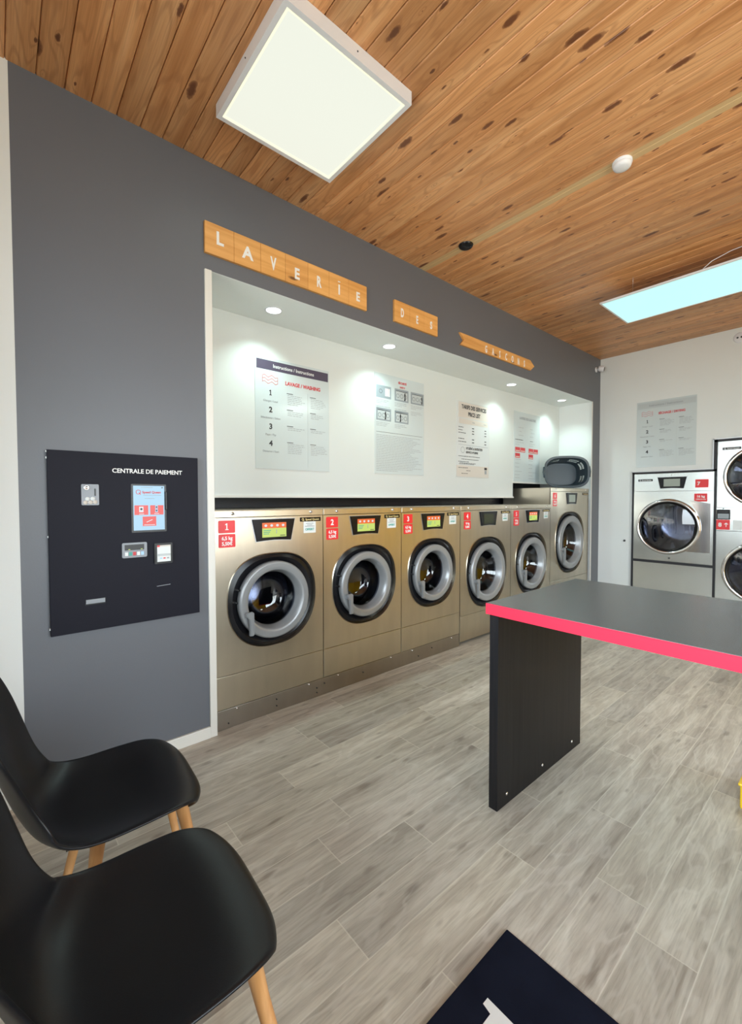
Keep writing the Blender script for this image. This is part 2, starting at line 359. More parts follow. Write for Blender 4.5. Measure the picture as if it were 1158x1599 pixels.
# ceiling: boards with real grooves between them
mb = MB(); i0 = int((XF-BX0)/BW)-1
for i in range(i0, int((XB-BX0)/BW)+2):
    a, b_ = BX0+i*BW, BX0+(i+1)*BW
    ZZ = ZC
    mb.prism([(a+0.0015, ZZ+0.004), (a+0.005, ZZ), (b_-0.003, ZZ), (b_-0.0005, ZZ+0.004), (b_, ZZ+0.02), (a, ZZ+0.02)], YR-0.05, YW+0.05)
mb.box(XF-0.1, XB+0.1, YR-0.1, YW+0.7, ZC+0.012, ZC+0.09)
struct(mb.build('ceiling', M_pine))
XR0, XR1, ZR, YB = 0.846, 5.645, 2.494, 2.741
mb = MB()
mb.box(XF, 0.068, YW, YW+0.12, 0, ZC+0.02, M_white)
mb.box(0.068, XR0, YW, YW+0.12, 0, ZC+0.02, M_grey)
mb.box(XR0, XR1, YW, YW+0.02, ZR+0.001, ZC+0.02, M_grey)
mb.box(XR1, XB+0.02, YW, YW+0.12, 0, ZC+0.02, M_grey)
struct(mb.build('wall_left'))
mb = MB()                                       # white lined alcove above the washers
mb.box(XR0, XR1+0.05, YW+0.0005, YB+0.3, ZR, ZR+0.03, M_soffit)
mb.box(XR1-0.002, XR1+0.03, YW+0.001, YB+0.3, 0, ZR, M_white)
mb.box(XR0-0.03, XR0, YW+0.12, YB+0.3, 0, ZR, M_white)
mb.box(XR0, 4.53, YB, YB+0.02, 1.312, ZR, M_alcove)
mb.box(4.53, XR1, YB, YB+0.02, 1.478, ZR, M_alcove)
mb.box(XR0, 4.53, YB-0.012, YB+0.02, 1.297, 1.312, M_trim)
mb.box(4.53, XR1, YB-0.006, YB+0.02, 1.470, 1.478, M_trim)
mb.box(XR0-0.02, XR1+0.03, YB+0.26, YB+0.3, 0, ZR, M_dark)
struct(mb.build('wall_alcove'))
struct(MB().box(XR0, XR0+0.037, YW-0.012, YW+0.02, 0, ZR, bev=0.002).build('trim_1', M_trim))
struct(MB().box(XR1-0.022, XR1+0.001, YW-0.004, YW+0.0, 0, ZR).build('trim_2', M_trim))
struct(MB().box(XF, XR0, YW-0.014, YW, 0, 0.062, bev=0.002).build('baseboard_left', M_trim))
mb = MB()
mb.box(XB, XB+0.12, 1.932, YW+0.02, 0, ZC+0.02, M_white)
mb.box(XB, XB+0.12, 1.144, 1.932, 1.604, ZC+0.02, M_white)
mb.box(XB, XB+0.12, 0.300, 1.144, 1.921, ZC+0.02, M_white)
mb.box(XB, XB+0.12, -0.25, 0.300, 0, ZC+0.02, M_white)
mb.box(XB, XB+0.12, YR, -0.25, 0, ZC+0.02, M_yellow)  # unseen stretch, made yellow for the gold reflections in the washers
struct(mb.build('wall_back'))
mb = MB()                                       # dark box behind the dryers, added to keep out stray daylight
mb.box(XB+0.75, XB+0.78, 0.2, 2.0, -0.05, 2.0).box(XB+0.12, XB+0.75, 0.2, 0.29, -0.05, 2.0).box(XB+0.12, XB+0.75, 1.945, 2.0, -0.05, 2.0).box(XB+0.12, XB+0.75, 0.29, 1.945, 1.94, 2.0).box(XB+0.1, XB+0.75, 0.29, 1.945, -0.05, -0.002)
struct(mb.build('dryer_light_block', M_dark))
# wall behind the camera with a wide window, and the glazed shop front on the right
mb = MB()
mb.box(XF-0.12, XF, YR, YW+0.1, 0, 0.9); mb.box(XF-0.12, XF, YR, YW+0.1, 2.6, ZC+0.02)
mb.box(XF-0.12, XF, 1.9, YW+0.1, 0.9, 2.6); mb.box(XF-0.12, XF, YR, -2.5, 0.9, 2.6)
struct(mb.build('wall_front', M_white))
mb = MB()
mb.box(3.4, XB+0.12, YR-0.12, YR, 0, ZC+0.02, M_yellow)  # also unseen, yellow added to be reflected in the washers
mb.box(XF-0.12, 3.4, YR-0.12, YR, 2.6, ZC+0.02, M_white); mb.box(XF-0.12, -0.2, YR-0.12, YR, 0, 2.6, M_white)
mb.box(-0.2, 3.4, YR-0.12, YR, 0, 0.1, M_white)
struct(mb.build('wall_right'))
def window(name, w, h, n, loc, rz):
    e = bpy.data.objects.new(name, None); COL.objects.link(e); e.location = loc; e.rotation_euler = (0, 0, rz); struct(e)
    f = MB(); t = 0.05
    f.box(0, w, 0, 0.06, 0, t).box(0, w, 0, 0.06, h-t, h)
    for i in range(n+1):
        xx = (w-t)*i/n; f.box(xx, xx+t, 0, 0.06, t, h-t)
    f.build('window_frame', M_alu, e)
    for i in range(n):
        xx = (w-t)*i/n; MB().box(xx+t, (w-t)*(i+1)/n, 0.028, 0.032, t, h-t).build('pane', M_pane, e)
window('window_1', 4.4, 1.7, 3, (XF-0.08, -2.5, 0.9), PI/2)
window('window_2', 3.6, 2.5, 3, (-0.2, YR-0.08, 0.1), 0)

# ------------------------------------------------------------------ washers
def sup(cx, cz, a, b, n=64, e=2.35, pinch=0.0, ang0=0.0):
    P = []
    for k in range(n):
        t = 2*PI*k/n+ang0; c, s_ = math.cos(t), math.sin(t)
        x_ = math.copysign(abs(c)**(2/e), c)*a; z_ = math.copysign(abs(s_)**(2/e), s_)*b
        x_ *= 1-pinch*max(0, -z_/b)**1.5+0.0*z_
        P.append((cx+x_, cz+z_))
    return P
def rectloop(pts, cx, cz, x0, x1, z0, z1):
    """point of the rectangle border on the ray through each loop point"""
    out = []
    for px, pz in pts:
        dx, dz = px-cx, pz-cz; t = 1e9
        if dx > 1e-9: t = min(t, (x1-cx)/dx)
        if dx < -1e-9: t = min(t, (x0-cx)/dx)
        if dz > 1e-9: t = min(t, (z1-cz)/dz)
        if dz < -1e-9: t = min(t, (z0-cz)/dz)
        out.append([cx+dx*t, cz+dz*t])
    for X in (x0, x1):                            # snap the nearest point to every corner
        for Z in (z0, z1):
            q = min(out, key=lambda p: (p[0]-X)**2+(p[1]-Z)**2); q[0], q[1] = X, Z
    return out
def screen_panel(t, cx, ztop, lit):
    h, wt, wb = 0.130, 0.1415, 0.1135
    tr = [(cx-wt, ztop), (cx-wb, ztop-h), (cx-wb*0.5, ztop-h+0.004), (cx, ztop-h+0.006), (cx+wb*0.5, ztop-h+0.004), (cx+wb, ztop-h), (cx+wt, ztop)]
    o = MB()
    big = [((p[0]-cx)*1.035+cx, (p[1]-(ztop-h/2))*1.06+ztop-h/2) for p in tr]
    o.prism(big, -0.003, 0.0, M_alu); o.prism(tr, -0.009, -0.002, M_black, bev=0.003)
    p = o.build('control_panel', M_black, t)
    s = MB(); x0, x1, z0, z1 = cx-0.079, cx+0.079, ztop-0.107, ztop-0.021
    if lit == 'full':
        s.box(x0, x1, -0.0105, -0.009, z0, z1-0.033, M_sgr).box(x0, x1, -0.0105, -0.009, z1-0.033, z1, M_sor)
        for k in range(4): s.poly([(x0+0.012+k*0.038+0.010*math.cos(q*PI/3)+0.01, z1-0.017+0.008*math.sin(q*PI/3)) for q in range(6)][::-1], -0.0112, M_swh)
        for k in range(3): s.box(x0+0.008, x0+0.055-k*0.006, -0.0112, -0.0105, z0+0.038-k*0.010, z0+0.042-k*0.010, M_tlet)
        s.box(x0+0.09, x0+0.094, -0.0112, -0.0105, z0+0.02, z0+0.045, M_glet).box(x0+0.115, x0+0.15, -0.0112, -0.0105, z0+0.006, z0+0.010, M_klet)
    else: s.box(x0, x1, -0.0105, -0.009, z0, z1, M_sgy if lit == 'off' else M_slc)
    s.build('screen', M_sgr, p)
def sticker(t, x0, x1, z0, z1, lines, name='number_sticker', m=M_red, tm=M_wlet, r=0.006, y=-0.0015, fields=None):
    o = MB(); o.prism(rrect(x0, x1, z0, z1, r, 3), y, 0.0, m)
    for (txt, size, zz, bold) in lines:
        o.text(txt, size, (x0+x1)/2, z0+zz, y-0.0008, tm, 'CENTER', bold, 0.95)
    return o.build(name, m, t)
def badge(t, x0, x1, zc, gold=True):
    o = MB(); h = (x1-x0)*0.085
    o.prism(rrect(x0, x1, zc-h, zc+h, 0.003, 2), -0.003, 0, M_black)
    mm = mats_gold if gold else M_wlet
    w = x1-x0
    o.lathe([(h*0.62, -0.0036), (h*0.40, -0.0036)], mm, 16, cx=x0+h*1.5, cz=zc+h*0.05)
    o.prism([(x0+h*1.6, zc-h*0.2), (x0+h*2.1, zc-h*0.75), (x0+h*2.3, zc-h*0.6), (x0+h*1.8, zc)], -0.0038, -0.003, mm)
    o.text('Speed Queen', h*1.35, x0+h*2.9, zc-h*0.45, -0.0032, mm, 'LEFT', 0.02, 1.06)
    o.build('brand_badge', M_black, t)
mats_gold = mat('gold_lettering', (0.75, 0.58, 0.25), 0.35)
def bolt(t, x, y, z, r=0.010, m=None, name='bolt'):
    MB().lathe([(r*0.3, y-0.010), (r*0.8, y-0.008), (r, y-0.004), (r, y)], m or M_bolt, 14, cx=x, cz=z).lathe([(0, y-0.0095), (r*0.34, y-0.0095)], M_klet, 8, cx=x, cz=z).build(name, M_bolt, t)
def washer(x0, w, zb, zt, num, price, lit, label, door, tophat=0.040, zlow=0.30, sticky=True):
    """door = centre x, centre z, half width and half height of the black surround, ring radius"""
    YF = 2.339
    t = thing('washing_machine', label, 'washing machine', (x0, YF, 0), 0, 'stainless washing machines along the wall')
    dx, dz, a, b_, R = door; g2 = 0.0015; D = 0.60
    # casing: sides, top and back
    m = MB(); m.box(g2, 0.012, 0.004, D, zb, zt-0.004).box(w-0.012, w-g2, 0.004, D, zb, zt-0.004)
    m.box(g2, w-g2, 0.0, D, zt-0.004, zt, bev=0.0015).box(g2, w-g2, D-0.01, D, zb, zt-0.004).box(0.012, w-0.012, 0.01, D-0.01, zb, zb+0.01)
    m.build('casing', M_steel, t)
    MB().box(g2, w-g2, -0.004, 0.014, zt-tophat, zt-0.003, bev=0.002).build('top_strip', M_steel, t)
    # front sheet with the door opening
    n = 96
    hole = sup(dx, dz, a, b_, n, 2.55, 0.12)
    z0, z1 = zlow+g2, zt-tophat-0.003
    rl = rectloop(hole, dx, dz, g2, w-g2, z0, z1)
    m = MB(); m.ringfill(rl, hole, None, 0.0); lip = sup(dx, dz, a-0.006, b_-0.006, n, 2.55, 0.12)
    roll = sup(dx, dz, a+0.004, b_+0.004, n, 2.55, 0.12)
    m.ringfill(roll, hole, None, -0.0005, -0.006, True); m.ringfill(hole, lip, None, -0.006, 0.012, True)
    m.box(g2, w-g2, 0.0005, 0.012, z0, z0+0.004).box(g2, 0.004, 0.0005, 0.012, z0, z1).box(w-0.004, w-g2, 0.0005, 0.012, z0, z1)
    m.build('front_sheet', M_steel, t)
    MB().box(g2, w-g2, 0.0, 0.014, zb+0.002, zlow-g2, bev=0.0015).build('lower_panel', M_steel, t)
    MB().box(0.006, w-0.006, 0.016, 0.02, zb, zt-0.05).prism(sup(dx, dz, a-0.01, b_-0.01, 48, 2.3, 0.1), 0.0, 0.02).bm.free()
    # black surround: dished ring between the opening and the door
    circ = [(dx+R*1.005*math.cos(2*PI*k/n), dz+R*1.005*math.sin(2*PI*k/n)) for k in range(n)]
    c2 = [(dx+R*0.90*math.cos(2*PI*k/n), dz+R*0.90*math.sin(2*PI*k/n)) for k in range(n)]
    m = MB()
    mid_ = [((p[0]*0.55+q[0]*0.45), (p[1]*0.55+q[1]*0.45)) for p, q in zip(lip, circ)]
    m.ringfill(lip, mid_, None, 0.010, 0.002, True); m.ringfill(mid_, circ, None, 0.002, 0.016, True); m.ringfill(circ, c2, None, 0.016, 0.02, True)
    m.build('door_surround', M_black, t)
    # gasket and drum behind the glass
    m = MB(); m.lathe([(R*0.90, 0.02), (R*0.80, 0.05), (R*0.80, 0.16), (R*0.84, 0.17)], M_drumd, 64, cx=dx, cz=dz)
    m.build('door_gasket', M_drumd, t)
    pr = [(R*0.84, 0.17)]
    for k in range(1, 7): yy = 0.17+k*0.05; pr += [(R*0.86, yy-0.012), (R*0.835, yy)]
    pr += [(R*0.7, 0.50), (0, 0.51)]
    MB().lathe(pr, M_drum, 64, cx=dx, cz=dz).build('drum', M_drum, t)
    # silver door ring with the handle and the bowl glass
    m = MB(); ri = R*0.695
    m.lathe([(R*0.96, 0.018), (R*1.0, 0.010), (R*1.0, -0.016), (R*0.985, -0.024), (R*0.955, -0.0275), (R*0.945, -0.0275), (R*0.86, -0.0275), (R*0.795, -0.0265), (R*0.775, -0.022), (R*0.74, 0.004), (R*0.70, 0.030), (ri, 0.036), (ri, 0.045)], None, 72, cx=dx, cz=dz)
    ring = m.build('door_ring', M_silver, t)
    m = MB(); hx = dx-R*0.83
    prof = rrect(hx-0.004, hx+0.034, dz-0.215*R/0.233, dz-0.070, 0.008, 3)
    m.prism([(hx-0.012, dz-0.052), (hx-0.006, dz-0.044), (hx+0.024, dz-0.042), (hx+0.033, dz-0.050), (hx+0.034, dz-0.175*R/0.233), (hx+0.026, dz-0.182*R/0.233), (hx+0.008, dz-0.180*R/0.233), (hx+0.006, dz-0.085), (hx-0.010, dz-0.065)], -0.062, -0.044, None, bev=0.004)
    m.box(hx-0.010, hx+0.014, -0.048, -0.024, dz-0.074, dz-0.050)
    m.build('door_handle', M_silver, ring)
    m = MB(); m.lathe([(ri, 0.030), (ri*0.94, 0.055), (ri*0.84, 0.095), (ri*0.74, 0.125), (ri*0.5, 0.142), (0, 0.148)], None, 64, cx=dx, cz=dz)
    m.build('door_glass', M_glass, ring)
    # small catches on the surround
    for q, rr_ in ((2.80, 1.03), (3.10, 1.02)):
        MB().lathe([(0.005, -0.008), (0.006, 0.0), (0.006, 0.012)], M_bolt, 10, cx=dx+R*rr_*math.cos(q), cz=dz+R*rr_*math.sin(q)).build('door_catch', M_bolt, t)
    # stickers, controls
    top = zt-tophat
    screen_panel(t, w*0.505 if w < 0.75 else w*0.52, top-0.016, lit)
    sx = 0.024 if w < 0.75 else 0.050
    sticker(t, sx, sx+0.096, top-0.086, top-0.016, [(num, 0.052, 0.017, 0.03)])
    p = sticker(t, sx+0.001, sx+0.097, top-0.166, top-0.092, [(price[0], 0.027, 0.042, 0.03), (price[1], 0.027, 0.012, 0.03)], 'price_sticker')
    badge(t, w-0.172, w-0.018, top-0.026)
    if sticky:
        o = MB(); X0, X1, Z0, Z1 = w-0.146, w-0.056, top-0.112, top-0.040
        o.prism(rrect(X0, X1, Z0, Z1, 0.002, 2), -0.0015, 0, M_stick)
        o.box(X0+0.018, X1-0.018, -0.0022, -0.0015, Z1-0.014, Z1-0.010, M_glet).box(X0+0.026, X1-0.026, -0.0022, -0.0015, Z1-0.024, Z1-0.020, M_glet).box(X0+0.01, X1-0.01, -0.0022, -0.0015, Z1-0.032, Z1-0.028, M_glet)
        o.text('OFFERT', 0.020, (X0+X1)/2, Z0+0.016, -0.0018, M_tlet, 'CENTER', 0.03, 0.95)
        o.build('offer_sticker', M_stick, t)
    for bx in (0.105, w-0.095): bolt(t, bx, -0.004, zt-0.018)
    return t
m0 = 0.8876
D1 = lambda cx: (cx, 0.690, 0.290, 0.275, 0.229)
KG = ('6,5 kg', '5,50€')
washer(m0, 0.713, 0.112, 1.225, '1', KG, 'full', 'smaller steel washing machine numbered 1, nearest the payment panel', D1(0.360))
washer(m0+0.715, 0.713, 0.112, 1.225, '2', KG, 'full', 'golden looking steel washing machine numbered 2, second in the row', D1(0.360))
washer(m0+1.43, 0.713, 0.112, 1.225, '3', KG, 'full', 'golden looking steel washing machine numbered 3, last one on the raised plinth', D1(0.360))
D4 = (0.402, 0.614, 0.318, 0.321, 0.270)
washer(m0+2.147, 0.797, 0.03, 1.225, '4', ('10 kg', '7,00€'), 'off', 'mid sized steel washing machine numbered 4 with a dark unlit screen', D4, zlow=0.257)
washer(m0+2.947, 0.797, 0.03, 1.225, '5', ('10 kg', '7,00€'), 'full', 'mid sized steel washing machine numbered 5 beside the tallest washer', D4, zlow=0.257)
washer(m0+3.747, 0.97, 0.03, 1.410, '6', ('18 kg', '10,00€'), 'lcd', 'tallest steel washing machine numbered 6 with a laundry basket on top', (0.478, 0.775, 0.366, 0.358, 0.312), zlow=0.357, sticky=False)
# raised plinth under the first three
t = thing('washer_plinth', 'dull scuffed steel plinth under the first three washing machines', 'plinth', (m0, 2.342, 0))
MB().box(0.002, 2.143, 0, 0.55, 0.0, 0.110, bev=0.002).build('plinth_body', M_steel2, t)
for xx in (0.12, 0.60, 0.83, 1.32, 1.55, 2.03): bolt(t, xx, 0.0, 0.100, 0.006)
for xx, zz in ((0.37, 0.075), (0.37, 0.035), (0.66, 0.06), (0.66, 0.03), (0.72, 0.075), (1.05, 0.06), (1.62, 0.04), (1.78, 0.07), (0.07, 0.03)): bolt(t, xx, 0.0, zz, 0.004, M_klet, 'screw')

# ------------------------------------------------------------------ dryers (face -x): local x runs along world -y
def dryer_door(t, cx, cz, R, parent_name='door'):
    m = MB()
    m.lathe([(R*1.03, 0.0), (R*1.03, -0.012), (R*1.0, -0.028), (R*0.96, -0.034), (R*0.925, -0.030), (R*0.91, -0.018)], M_chrome, 80, cx=cx, cz=cz)
    m.lathe([(R*0.925, -0.026), (R*0.86, -0.020), (R*0.82, -0.004), (R*0.82, 0.02)], M_black, 80, cx=cx, cz=cz)
    d = m.build('door', M_chrome, t)
    MB().lathe([(R*0.85, -0.016), (R*0.6, -0.028), (R*0.3, -0.034), (0, -0.036)], None, 64, cx=cx, cz=cz).build('door_glass', M_glass, d)
    pr = [(R*0.82, 0.02), (R*0.86, 0.06), (R*0.86, 0.30), (R*0.83, 0.305), (R*0.86, 0.31), (R*0.86, 0.52), (R*0.55, 0.54), (0, 0.55)]
    dr = MB().lathe(pr, M_drum, 64, cx=cx, cz=cz)
    for q in (0.35, 0.35+2*PI/3, 0.35+4*PI/3):
        M4 = Matrix.Translation((cx, 0, cz)) @ Matrix.Rotation(q, 4, 'Y')
        dr.prism([(-R*0.86, -0.03), (-R*0.60, -0.008), (-R*0.60, 0.008), (-R*0.86, 0.03)], 0.06, 0.5, M_drum, mat4=M4)
    dr.build('drum', M_drum, t)
    return d
def holed(m, x0, x1, z0, z1, cx, cz, R, y=0.0):
    loop = [(cx+R*math.cos(2*PI*k/96), cz+R*math.sin(2*PI*k/96)) for k in range(96)]
    m.ringfill(rectloop(loop, cx, cz, x0, x1, z0, z1), loop, None, y); m.ringfill(loop, loop, None, y, y+0.03)
XD = 5.850
t = thing('tumble_dryer', 'single steel tumble dryer numbered 7 under the drying poster', 'tumble dryer', (XD, 1.906, 0), FACE_X)
w7 = 0.775
m = MB(); m.box(0.001, w7-0.001, 0.004, 0.018, 0.0, 0.53); m.build('lower_panel', M_steeld, t)
m = MB(); holed(m, 0.001, w7-0.001, 0.562, 1.370, 0.352, 0.962, 0.27); m.box(0.001, w7-0.001, 0.0, 0.012, 0.56, 0.564).build('front_sheet', M_steeld, t)
MB().box(0.001, w7-0.001, -0.002, 0.012, 1.3715, 1.578, bev=0.002).build('control_strip', M_steeld, t)
MB().box(0.0, w7, 0.010, 0.018, 0.53, 0.562).build('shadow_gap', M_dark, t)
screen_panel(t, 0.388, 1.532, 'lcd')
dryer_door(t, 0.352, 0.962, 0.312)
m = MB(); m.prism([(0.56, 1.272), (0.752, 1.228), (0.752, 0.690), (0.50, 0.690), (0.58, 0.76), (0.64, 0.87), (0.664, 0.97), (0.645, 1.10), (0.59, 1.21)], -0.012, -0.001, bev=0.002)
m.build('hinge_plate', M_chrome, t)
badge(t, 0.045, 0.196, 1.503, False)
o = MB(); o.prism(rrect(0.608, 0.726, 1.407, 1.497, 0.003, 2), -0.0035, -0.002, M_red).text('7', 0.052, 0.625, 1.434, -0.0045, M_wlet, 'LEFT', 0.03); o.build('number_sticker', M_red, t)
o = MB(); o.prism(rrect(0.600, 0.717, 1.253, 1.341, 0.003, 2), -0.0015, 0, M_red).text('16 kg', 0.034, 0.6585, 1.298, -0.002, M_wlet, 'CENTER', 0.03).text('1,00€/10 min', 0.017, 0.6585, 1.273, -0.002, M_wlet, 'CENTER', 0.02); o.build('price_sticker', M_red, t)
bolt(t, 0.372, -0.001, 0.600, 0.010, M_klet, 'lock'); bolt(t, 0.385, -0.002, 1.556, 0.006)
t = thing('stacked_tumble_dryer', 'double stacked steel tumble dryer numbered 8 at right edge', 'tumble dryer', (XD-0.004, 1.108, 0), FACE_X)
w8 = 0.79; cx8 = 0.372
for nm, z0, z1, cz in (('lower_front', 0.02, 0.940, 0.525), ('upper_front', 1.190, 1.890, 1.515)):
    m = MB(); holed(m, 0.001, w8, z0, z1, cx8, cz, 0.27); m.box(0.001, w8, 0, 0.02, z0-0.002, z0+0.002); m.box(0.0, 0.004, 0, 0.02, z0, z1); m.build(nm, M_steeld, t)
    dryer_door(t, cx8, cz, 0.312)
MB().box(0.001, w8, -0.003, 0.015, 0.943, 1.188, bev=0.002).build('control_strip', M_steeld, t)
badge(t, 0.042, 0.195, 1.812, False)
o = MB(); o.prism(rrect(-0.004+0.008, 0.118, 1.063, 1.168, 0.004, 2), -0.008, -0.003, M_black).prism(rrect(0.014, 0.108, 1.072, 1.125, 0.003, 2), -0.009, -0.008, M_picg).prism([(0.018, 1.15), (0.104, 1.15), (0.098, 1.138), (0.024, 1.138)], -0.009, -0.008, M_blackm); o.build('display', M_black, t)
o = MB(); o.prism(rrect(-0.003+0.006, 0.117, 0.955, 1.060, 0.003, 2), -0.005, -0.003, M_red).text('8', 0.058, 0.020, 0.987, -0.006, M_wlet, 'LEFT', 0.03)
o.prism([(0.083, 0.985), (0.089, 0.985), (0.089, 1.018), (0.100, 1.008), (0.103, 1.013), (0.086, 1.030), (0.069, 1.013), (0.072, 1.008), (0.083, 1.018)], -0.0062, -0.005, M_wlet); o.build('number_sticker', M_red, t)
o = MB(); o.prism(rrect(0.142, 0.30, 0.958, 1.058, 0.003, 2), -0.005, -0.003, M_stick); o.build('blank_sticker', M_stick, t)
bolt(t, 0.060, -0.003, 1.178, 0.006, M_klet, 'screw')
# black reveal frame of both dryers in the wall
m = MB(); xf = XB-0.010
def fbox(y0, y1, z0, z1, mm, d=0.0): m.box(xf-d, XB+0.001, y0, y1, z0, z1, mm)
fbox(1.907, 1.930, 0.0, 1.600, M_dark); fbox(1.109, 1.930, 1.581, 1.602, M_dark); fbox(1.109, 1.142, 1.581, 1.919, M_dark); fbox(0.30, 1.142, 1.892, 1.919, M_dark)
fbox(1.930, 1.938, 0.0, 1.610, M_alu, 0.004); fbox(1.142, 1.938, 1.602, 1.610, M_alu, 0.004); fbox(1.142, 1.150, 1.610, 1.927, M_alu, 0.004); fbox(0.30, 1.150, 1.919, 1.927, M_alu, 0.004)
fbox(1.107, 1.1325, 0.0, 1.58, M_dark)
struct(m.build('trim_3'))
tag(MB().lathe([(0, -0.02), (0.010, -0.018), (0.013, -0.008), (0.013, 0.0)], M_klet, 16).build('push_button', M_klet), 'small round black knob on white wall beside dryer 7', 'knob').location = (XB, 2.011, 0.768)
bpy.data.objects['push_button'].rotation_euler = (0, 0, FACE_X)

# ------------------------------------------------------------------ payment panel
PX, PZ = 0.163, 0.694
t = thing('payment_terminal', 'charcoal payment panel with touch screen on the grey wall', 'payment terminal', (0, 2.2985, 0))
pw = MB().box(PX, 0.793, 0, 0.02, PZ, 1.500, bev=0.0015).build('panel', M_payp, t)
MB().text('CENTRALE DE PAIEMENT', 0.0285, 0.404, 1.411, -0.0005, None, 'LEFT', 0.018, 0.965).build('heading', M_wlet, t)
o = MB(); o.prism(rrect(0.283, 0.350, 1.261, 1.355, 0.005), -0.004, 0, M_plate)
o.lathe([(0.011, -0.004), (0.011, -0.012), (0.007, -0.012), (0.005, -0.008), (0, -0.008)], M_chrome, 20, cx=0.302, cz=1.339)
o.prism(rrect(0.3315, 0.3385, 1.302, 1.336, 0.003, 3), -0.0045, -0.003, M_black)
for cx_, cz_, mm in ((0.306, 1.289, M_stick), (0.326, 1.290, M_stick), (0.298, 1.273, M_cream), (0.317, 1.274, M_cream), (0.335, 1.275, M_cream)):
    o.lathe([(0, -0.0052), (0.0085, -0.005), (0.009, -0.004)], mm, 16, cx=cx_, cz=cz_)
o.build('coin_slot', M_plate, t)
o = MB(); o.prism(rrect(0.480, 0.636, 1.128, 1.360, 0.004), -0.003, 0, M_black)
sc = o.build('screen_bezel', M_black, t)
o = MB(); o.box(0.489, 0.627, -0.0036, -0.003, 1.138, 1.352, M_sbl)
def tile(x0, x1, z0, z1): o.box(x0, x1, -0.0044, -0.0036, z0, z1, M_srd)
tile(0.493, 0.553, 1.212, 1.258); tile(0.562, 0.622, 1.212, 1.258); tile(0.528, 0.588, 1.158, 1.204)
o.box(0.513, 0.532, -0.005, -0.0044, 1.225, 1.252, M_swh).box(0.584, 0.596, -0.005, -0.0044, 1.224, 1.240, M_sbl).box(0.584, 0.596, -0.005, -0.0044, 1.242, 1.257, M_sbl)
o.lathe([(0, -0.0056), (0.005, -0.0054)], M_klet, 12, cx=0.5225, cz=1.240).lathe([(0, -0.0056), (0.004, -0.0054)], M_klet, 12, cx=0.590, cz=1.249).lathe([(0, -0.0056), (0.004, -0.0054)], M_klet, 12, cx=0.590, cz=1.232)
o.prism([(0.544, 1.178), (0.570, 1.190), (0.572, 1.187), (0.546, 1.175)], -0.005, -0.0044, M_swh)
for a_, b2, zz in ((0.513, 0.534, 1.215), (0.580, 0.602, 1.216), (0.534, 0.582, 1.162)): o.box(a_, b2, -0.005, -0.0044, zz, zz+0.003, M_swh)
o.lathe([(0.011, -0.0042), (0.0085, -0.0042)], M_rlet, 24, cx=0.511, cz=1.322); o.prism([(0.512, 1.318), (0.520, 1.308), (0.522, 1.310), (0.515, 1.320)], -0.0046, -0.0036, M_rlet)
o.text('Speed Queen', 0.0155, 0.528, 1.316, -0.0038, M_rlet, 'LEFT', 0.03, 0.98)
o.box(0.532, 0.612, -0.0042, -0.0036, 1.306, 1.3075, M_glet).box(0.538, 0.582, -0.0042, -0.0036, 1.290, 1.2915, M_glet).box(0.523, 0.575, -0.0042, -0.0036, 1.343, 1.3445, M_glet)
o.lathe([(0, -0.0046), (0.0032, -0.0046)], M_klet, 10, cx=0.617, cz=1.344)
o.build('screen', M_sbl, sc)
MB().box(0.629, 0.638, -0.010, 0, 1.235, 1.325, bev=0.002).build('screen_latch', M_black, t)
o = MB(); o.prism(rrect(0.438, 0.545, 1.010, 1.081, 0.007), -0.004, 0, M_plate); o.prism(rrect(0.449, 0.532, 1.046, 1.072, 0.002), -0.005, -0.003, M_black)
for k, mm in enumerate((M_stick, M_tlet, M_rlet, M_stick, M_sbl)): o.box(0.450+k*0.017, 0.463+k*0.017, -0.0048, -0.004, 1.020, 1.037, mm)
for xx in (0.464, 0.517): o.box(xx, xx+0.008, -0.0056, -0.005, 1.048, 1.051, M_sgr)
o.build('banknote_slot', M_plate, t)
o = MB(); o.prism(rrect(0.576, 0.660, 0.970, 1.071, 0.005), -0.012, 0, M_black, bev=0.003); rd = o.build('card_reader', M_black, t)
o = MB(); o.box(0.588, 0.650, -0.0128, -0.012, 0.980, 1.061, M_stick).box(0.588, 0.650, -0.0134, -0.0128, 1.054, 1.061, M_cream).box(0.588, 0.600, -0.014, -0.0134, 1.053, 1.061, M_red).box(0.589, 0.649, -0.0134, -0.0128, 1.008, 1.019, M_lgrey)
for xx, mm in ((0.600, M_sbl), (0.616, M_red), (0.632, M_picg)): o.box(xx, xx+0.010, -0.0134, -0.0128, 0.994, 1.000, mm)
o.build('reader_screen', M_stick, rd)
o = MB(); o.prism([(0.289, 0.811), (0.291, 0.838), (0.370, 0.838), (0.367, 0.811)], -0.002, 0, M_black).prism([(0.292, 0.817), (0.292, 0.836), (0.366, 0.836), (0.366, 0.817)], -0.004, -0.002, M_plate); o.build('change_tray', M_plate, t)
MB().prism([(0.587, 0.857), (0.650, 0.860), (0.650, 0.863), (0.587, 0.860)], -0.001, 0).build('ticket_slot', M_plate, t)
for zz in (1.497, 1.470, 1.13, 0.73): MB().box(PX-0.004, PX+0.001, 0.006, 0.018, zz-0.008, zz).build('fixing_clip', M_stick, t)

